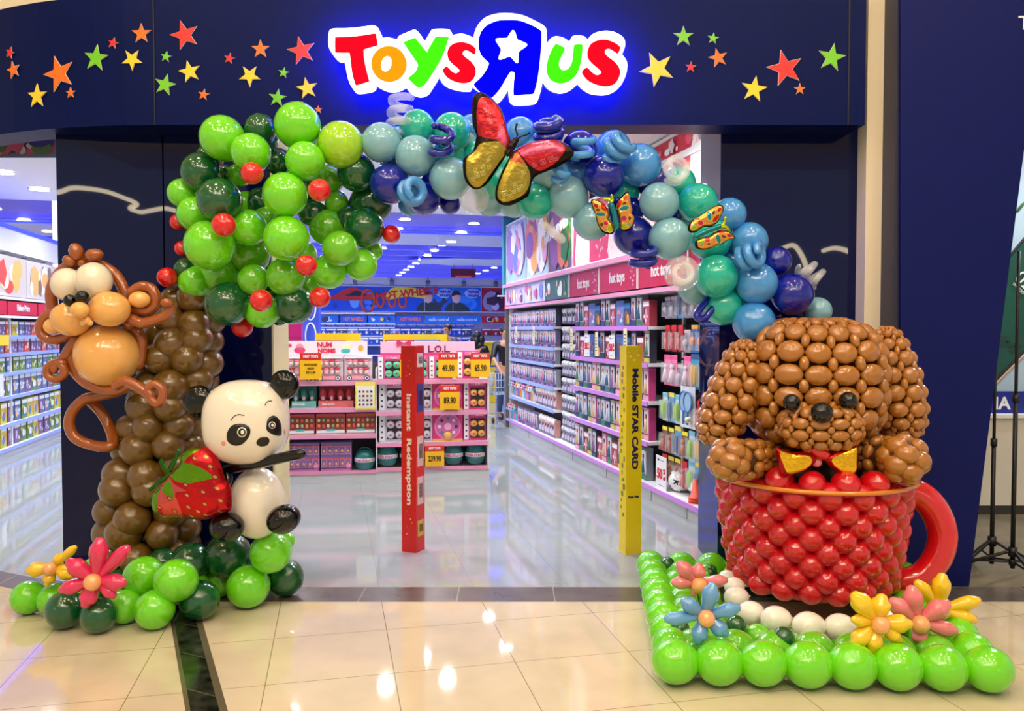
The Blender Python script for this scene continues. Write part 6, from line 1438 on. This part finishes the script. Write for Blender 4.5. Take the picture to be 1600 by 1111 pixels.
o = root('booth', 'yellow service booth behind the woman in black', 'booth', at(752, 560, 17.5)*1.0, 0); 
c = at(752, 560, 17.5); o.location = (c.x, c.y, 0); XF[o.name] = (Vector((c.x, c.y, 0)), 0)
lpart('panel', o, [((0, 0, .65), (.62, .08, 1.3), C(240, 206, 30))]); lpart('counter_top', o, [((0, .1, 1.32), (.7, .4, .04), C(240, 214, 70))])
c = at(459, 520, 9.6); o = root('column_sign', 'magenta panel column between the entrance jamb and the gondola', 'sign', (c.x, c.y, 0)); lpart('panel', o, [((0, 0, .95), (.2, .05, 1.5), C(206, 30, 130)), ((0, 0, .1), (.24, .2, .2), WHITE), ((0, -.03, 1.6), (.2, .01, .18), C(214, 20, 130))])
c = at(487, 500, 12.5); o = root('column_sign', 'blue column with white ovals left of the back wall posters', 'sign', (c.x, c.y, 0)); lpart('panel', o, [((0, 0, 1.25), (.26, .12, 2.5), C(60, 90, 220))])
mb = MB()
for z in (1.5, 1.95): mb.tube([Vector((.08*cos(2*pi*i/20), -.07, z+.2*sin(2*pi*i/20))) for i in range(20)], .012, WHITE, 6, closed=True)
mb.build('oval_print', o, local=True)
# white scalloped ceiling panel and hanging dark red sign
s_, D = pxs(745, 24.5); c = ST(s_, 24.5, 3.68); P = [((2.0+.12*(-1)**i)*cos(2*pi*i/20), (1.2+.1*(-1)**i)*sin(2*pi*i/20)) for i in range(20)]
o = root('ceiling_panel', 'pale scalloped oval panel hanging under the blue ceiling', 'ceiling panel', c, A); mb = MB(); mb.prism(P, (0, 0, 0), (1, 0, 0), (0, 1, 0), .04, C(190, 196, 226)); mb.build('disc', o, local=True)
mb = MB()
for x in (-1, 1): mb.cyl((x, 0, .04), .015, .23, C(120, 120, 130), 8)
mb.build('hanger', o, local=True)
s_, D = pxs(724, 25); c = ST(s_, 25, 3.22); o = root('hanging_sign', 'dark red sign hanging from the blue ceiling', 'sign', c, A); lpart('board', o, [((0, 0, .16), (.8, .05, .28), C(110, 14, 40)), ((0, -.03, .05), (.5, .01, .06), C(226, 100, 80))])
lpart('wire', o, [((-.3, 0, .52), (.012, .012, .44), C(90, 90, 100)), ((.3, 0, .52), (.012, .012, .44), C(90, 90, 100))])

# ================================================================ people
def skinmesh(name, parent, nodes, edges, m, sub=1, rootn=0):
    """nodes: (x,y,z,rx,ry); grows one continuous surface"""
    me = bpy.data.meshes.new(name); me.from_pydata([n[:3] for n in nodes], edges, []); o = bpy.data.objects.new(name, me); COL.objects.link(o)
    bm = bmesh.new(); bm.from_mesh(me); sk = bm.verts.layers.skin.verify()
    for v, n in zip(bm.verts, nodes): v[sk].radius = (n[3], n[4] if len(n) > 4 else n[3]); v[sk].use_root = False
    bm.verts.ensure_lookup_table(); bm.verts[rootn][sk].use_root = True
    bm.to_mesh(me); bm.free()
    s_ = o.modifiers.new('s', 'SKIN'); s_.use_smooth_shade = True; u = o.modifiers.new('u', 'SUBSURF'); u.levels = sub; u.render_levels = sub
    me2 = bpy.data.meshes.new_from_object(o.evaluated_get(bpy.context.evaluated_depsgraph_get())); bpy.data.objects.remove(o)
    me2.materials.clear(); me2.materials.append(m)
    for p_ in me2.polygons: p_.use_smooth = True; p_.material_index = 0
    me2.name = name; o = bpy.data.objects.new(name, me2); COL.objects.link(o); o.parent = parent; return o
def person(label, pos, rz, H, skin, top, legs, hair, arms, scarf=None, turn=0, group=None):
    """local frame: faces -Y. arms: two lists (left, right) of elbow and wrist points (fractions of H)"""
    o = root('person', label, 'person', pos, rz, group); h = H
    N = [(0, 0, .53*h, .085*h, .06*h), (0, 0, .62*h, .075*h, .05*h), (0, .005*h, .72*h, .085*h, .058*h), (0, .008*h, .80*h, .075*h, .05*h), (0, .004*h, .845*h, .030*h), (0, -.005*h, .885*h, .030*h), (0, -.012*h, .935*h, .050*h, .058*h), (0, -.008*h, .975*h, .038*h, .042*h)]
    E = [(0, 1), (1, 2), (2, 3), (3, 4), (4, 5), (5, 6), (6, 7)]
    T = N[:4]+[(0, .004*h, .835*h, .034*h)]; TE = [(0, 1), (1, 2), (2, 3), (3, 4)]; L = [(0, 0, .53*h, .09*h, .065*h)]; LE = []
    for k, sx in enumerate((-1, 1)):
        b = len(N); N += [(sx*.05*h, 0, .49*h, .052*h), (sx*.055*h, -.005*h, .28*h, .036*h), (sx*.055*h, .01*h, .16*h, .030*h), (sx*.055*h, .012*h, .045*h, .020*h), (sx*.06*h, -.05*h, .02*h, .018*h)]
        E += [(0, b), (b, b+1), (b+1, b+2), (b+2, b+3), (b+3, b+4)]
        c_ = len(L); L += [(sx*.05*h, 0, .47*h, .058*h), (sx*.055*h, -.005*h, .28*h, .043*h), (sx*.055*h, .01*h, .06*h, .036*h)]; LE += [(0, c_), (c_, c_+1), (c_+1, c_+2)]
        e_, w_ = arms[k]; S = (sx*.105*h, .008*h, .80*h); b = len(N); e_ = [v*h for v in e_]; w_ = [v*h for v in w_]
        N += [(*S, .036*h), (*e_, .025*h), (*w_, .016*h)]; E += [(3, b), (b, b+1), (b+1, b+2)]
        d = (Vector(w_)-Vector(e_)).normalized(); sd = d.cross(Vector((0, 0, 1))); sd = sd.normalized() if sd.length > .1 else Vector((1, 0, 0)); pal = Vector(w_)+d*.035*h
        q = len(N); N += [(*pal, .017*h, .012*h)]; E += [(b+2, q)]
        for j, (of, ln) in enumerate(((-.014, .036), (-.005, .042), (.005, .040), (.014, .032))):
            f0 = pal+sd*of*h+d*.010*h; f1 = f0+d*ln*h*.6; f2 = f0+d*ln*h-Vector((0, 0, .008*h)); r0 = len(N); N += [(*f0, .0055*h), (*f1, .0052*h), (*f2, .0045*h)]; E += [(q, r0), (r0, r0+1), (r0+1, r0+2)]
        tq = Vector(w_)+d*.018*h-sd*.017*h; t2 = tq+d*.025*h-sd*.012*h; r0 = len(N); N += [(*tq, .006*h), (*t2, .005*h)]; E += [(q, r0), (r0, r0+1)]
        a0 = len(T); m_ = Vector(e_).lerp(Vector(w_), .8 if scarf else -.1+.2); T += [(*S, .044*h), (*e_, .032*h), (*m_, .026*h)]; TE += [(3, a0), (a0, a0+1), (a0+1, a0+2)]
    skinmesh('body', o, N, E, skin); skinmesh('shirt', o, T, TE, top); skinmesh('trousers', o, L, LE, legs)
    fc = MB()
    for sx in (-1, 1): fc.ell((sx*.018*h, -.066*h, .936*h), (.007*h, .004*h, .005*h), C(20, 16, 14), n=8, k=6)
    fc.ell((0, -.068*h, .920*h), (.006*h, .010*h, .011*h), skin, n=8, k=6); fc.ell((0, -.063*h, .900*h), (.013*h, .004*h, .004*h), C(160, 70, 66), n=8, k=6)
    for sx in (-1, 1): fc.ell((sx*.050*h, -.01*h, .928*h), (.006*h, .010*h, .014*h), skin, n=8, k=6)
    fc.build('face', o, local=True)
    hb = MB(); hm = scarf or hair
    hb.ell((0, .010*h, .955*h), (.056*h, .060*h, .052*h), hm, n=16, k=10)
    if scarf:
        for a, b_, c__ in ((-.05, .0, .9), (.05, .0, .9), (0, .05, .88), (0, -.03, .86)): hb.ell((a*h, b_*h, c__*h), (.04*h, .045*h, .07*h), hm, n=12, k=8)
        hb.ell((0, .01*h, .83*h), (.09*h, .065*h, .06*h), hm, n=14, k=8)
    hb.build('headscarf' if scarf else 'hair', o, local=True)
    mb = MB()
    for sx in (-1, 1): mb.ell((sx*.058*h, -.028*h, .016*h), (.024*h, .06*h, .016*h), C(24, 22, 24), n=12, k=8)
    mb.build('shoes', o, local=True); return o
SKN = mat('skin', (196, 140, 106), .5, sss=.1); BK = C(16, 16, 20)
def gp(px, D): return ((px-800)/FPX*D, D, 0)
down = (((-.15, 0, .64), (-.14, -.05, .50)), ((.15, 0, .64), (.14, -.05, .50)))
person('woman in black clothes and black headscarf seen from behind beside the gondola end', gp(746, 15.0), radians(165), 1.56, SKN, BK, BK, BK, (((-.15, 0, .66), (-.10, -.12, .56)), ((.17, .0, .66), (.24, -.06, .60))), scarf=BK)
person('man with short black hair behind the gondola holding a phone to his mouth', gp(699, 17.2), radians(-25), 1.72, SKN, C(70, 80, 110), BK, C(14, 12, 12), (((-.15, 0, .64), (-.14, -.05, .50)), ((.14, -.06, .70), (.05, -.10, .86))))
person('woman with dark brown hair standing next to the man behind the gondola', gp(686, 16.4), radians(60), 1.56, SKN, C(150, 120, 110), BK, C(44, 26, 18), down)
person('person in a black top and blue jeans pushing the trolley by the right shelving', gp(789, 14.3), radians(20), 1.66, SKN, BK, C(60, 76, 110), C(20, 14, 12), (((-.15, -.05, .66), (-.13, -.18, .56)), ((.15, -.05, .66), (.13, -.18, .56))))
# shopping trolley
c = Vector(gp(777, 13.9)); TR = root('shopping_trolley', 'pale wire shopping trolley in front of the person in jeans', 'trolley', c, radians(20)); WR_ = K((170, 180, 200), .3)
mb = MB()
def bar(a, b, r=.008): mb.tube([a, b], r, WR_, 6, round_ends=False)
for z in (.5, .62, .74, .86):
    q = [(-.2, -.35, z), (.2, -.35, z), (.24, .35, z), (-.24, .35, z)]
    for i in range(4): bar(q[i], q[(i+1) % 4])
for i in range(9):
    x = -.2+.05*i; bar((x, -.35, .5), (x, -.35, .86)); bar((x, -.35, .5), (x*1.2, .35, .5))
for i in range(10):
    y = -.35+.078*i
    for sx in (-1, 1): bar((sx*(.2+.04*(y+.35)/.7), y, .5), (sx*(.2+.04*(y+.35)/.7), y, .86))
mb.build('basket', TR, local=True)
mb = MB(); mb.tube([(-.24, .35, .95), (.24, .35, .95)], .016, C(40, 80, 190), 8); mb.tube([(-.24, .35, .86), (-.24, .36, .95)], .01, WR_, 6); mb.tube([(.24, .35, .86), (.24, .36, .95)], .01, WR_, 6); mb.build('handle', TR, local=True)
mb = MB()
for sx in (-1, 1): mb.tube([(sx*.22, .34, .5), (sx*.2, .28, .12), (sx*.17, -.32, .12)], .012, WR_, 6)
mb.tube([(-.2, .28, .12), (.2, .28, .12)], .012, WR_, 6); mb.build('chassis', TR, local=True)
for sx in (-1, 1):
    for y in (-.3, .27):
        mb = MB(); mb.tube([(sx*.18-.012, y, .055), (sx*.18+.012, y, .055)], .05, C(30, 30, 34), 14, round_ends=False); mb.build('wheel', TR, local=True)

# ================================================================ neighbouring shop at the right
mb = MB(); mb.box((7.5, 9.2, 1.9), (8, .1, 3.8), C(214, 220, 224)); tag(mb.build('wall_right_shop'), kind='structure')
mb = MB(); mb.box((7.4, 7.2, 3.8), (7.0, 4.2, .1), WHITE); tag(mb.build('ceiling_right_shop'), kind='structure')
spot((5.6, 6.6, 3.7), 160); spot((4.6, 5.9, 3.7), 60)
DC = 6.87; cx0, cx1 = (1500-800)/FPX*DC, 6.2
CT = root('shop_counter', 'white low counter with dark plinth in the neighbouring shop', 'counter', (cx0, DC, 0)); wz = at(1560, 650, DC).z
mb = MB(); mb.box(((cx0+cx1)/2, DC+.35, .04), (cx1-cx0, .66, .08), C(60, 56, 54)); mb.build('plinth', CT); mb = MB(); mb.box(((cx0+cx1)/2, DC+.35, .08+(wz-.1)/2), (cx1-cx0, .7, wz-.1), C(226, 220, 208)); mb.build('body', CT)
mb = MB(); mb.box(((cx0+cx1)/2, DC+.34, wz), (cx1-cx0+.03, .76, .03), C(236, 234, 230)); mb.build('counter_top', CT)
z1_, z0_ = at(1560, 613, DC).z, wz+.016
SS = root('counter_sign', 'royal blue sign with white letters standing on the neighbouring counter', 'sign', ((cx0+cx1)/2, DC+.1, z0_)); mb = MB(); mb.box(((cx0+cx1)/2, DC+.1, (z0_+z1_)/2), (cx1-cx0, .05, z1_-z0_), C(10, 30, 140)); mb.build('board', SS)
p = at(1566, 631, DC+.07); q_, _ = XF[SS.name]; text('IA', .15, (p.x-q_.x, -.03, p.z-q_.z), WHITE, SS, bold=.004)
DP = 7.15; PB = root('wall_billboard', 'large lit phone advert with dark green screen above the counter in the next shop', 'billboard', at(1600, 612, DP))
def pp(L_, D_): return [(lambda q: (q.x, q.z))(at(x, y, D_)) for x, y in L_]
mb = MB(); mb.prism(pp([(1480, 613), (1760, 613), (1760, 180), (1480, 180)], DP), (0, DP, 0), (1, 0, 0), (0, 0, 1), .04, mat('advert_sky', (176, 200, 216), .4)); mb.build('board', PB)
GR1 = mat('advert_green', (8, 78, 66), .4, noise=.35, nscale=2.5)
mb = MB(); mb.prism(pp([(1440, 566), (1583, 397), (1668, 296), (1720, 420), (1600, 548), (1560, 588), (1520, 632)], DP-.04), (0, DP-.04, 0), (1, 0, 0), (0, 0, 1), .006, GR1); mb.build('screen_picture', PB)
mb = MB(); mb.tube([at(x, y, DP-.045) for x, y in ((1515, 635), (1560, 589), (1600, 548), (1722, 420))], .012, BK, 6); mb.tube([at(x, y, DP-.045) for x, y in ((1440, 562), (1583, 394), (1668, 293))], .012, BK, 6); mb.tube([at(x, y+4, DP-.05) for x, y in ((1515, 637), (1560, 591), (1600, 551), (1722, 423))], .008, C(220, 180, 150), 6); mb.build('phone_edge', PB)
mb = MB()
for (x, y, r) in ((1570, 530, 8), (1577, 538, 7), (1590, 540, 7), (1583, 547, 8), (1565, 540, 6)): mb.prism(pp([(x+r*cos(k), y+r*.8*sin(k)) for k in range(6)], DP-.046), (0, DP-.046, 0), (1, 0, 0), (0, 0, 1), .002, C(14, 60, 54))
mb.build('tree_print', PB)
q_, _ = XF[PB.name]; p = at(1594, 440, DP); text('02', .17, (p.x-q_.x, -.055, p.z-q_.z), WHITE, PB, roll=radians(42)); p = at(1590, 459, DP); text('THURSDAY, OCT', .035, (p.x-q_.x+.02, -.055, p.z-q_.z), WHITE, PB, roll=radians(42))
mb = MB(); mb.tube([at(1590, 330, DP-.05), at(1600, 318, DP-.05), at(1615, 308, DP-.05)], .012, C(60, 110, 50), 6); mb.build('leaf_print', PB)
# tripod stands
def tripod(label, px, base_py, hub_py, top_z, D, rot):
    o = root('tripod_stand', label, 'stand', ((px-800)/FPX*D, D, 0), radians(rot), 'black tripod stands'); hz = at(px, hub_py, D).z
    mb = MB(); mb.tube([(0, 0, .06), (0, 0, top_z*.55)], .014, BK, 10, round_ends=False); mb.build('lower_pole', o, local=True)
    mb = MB(); mb.tube([(0, 0, top_z*.5), (0, 0, top_z)], .010, BK, 10, round_ends=False); mb.build('upper_pole', o, local=True)
    mb = MB(); mb.cyl((0, 0, hz-.03), .026, .06, BK, 14); mb.cyl((0, 0, top_z*.54), .02, .05, BK, 12); mb.cyl((0, 0, .08), .022, .04, BK, 12); mb.build('collar', o, local=True)
    for k in range(3):
        a = 2*pi*k/3; d = Vector((cos(a), sin(a), 0))
        mb = MB(); mb.tube([Vector((0, 0, hz))+d*.02, d*.22+Vector((0, 0, hz*.45)), d*.34+Vector((0, 0, .014))], .011, BK, 8); f = mb.build('leg', o, local=True)
        mb = MB(); mb.tube([d*.31+Vector((0, 0, .045)), d*.345+Vector((0, 0, .014))], .016, K((40, 40, 42)), 8); mb.build('rubber_foot', f, local=True)
        mb = MB(); mb.tube([Vector((0, 0, .10))+d*.02, d*.20+Vector((0, 0, hz*.5))], .007, BK, 6); mb.build('brace', o, local=True)
tripod('black tripod stand half hidden by the navy board', 1556, 905, 845, 1.55, 5.22, 200); tripod('black tripod stand at the right edge beside the counter', 1589, 908, 862, 2.1, 5.12, 150)
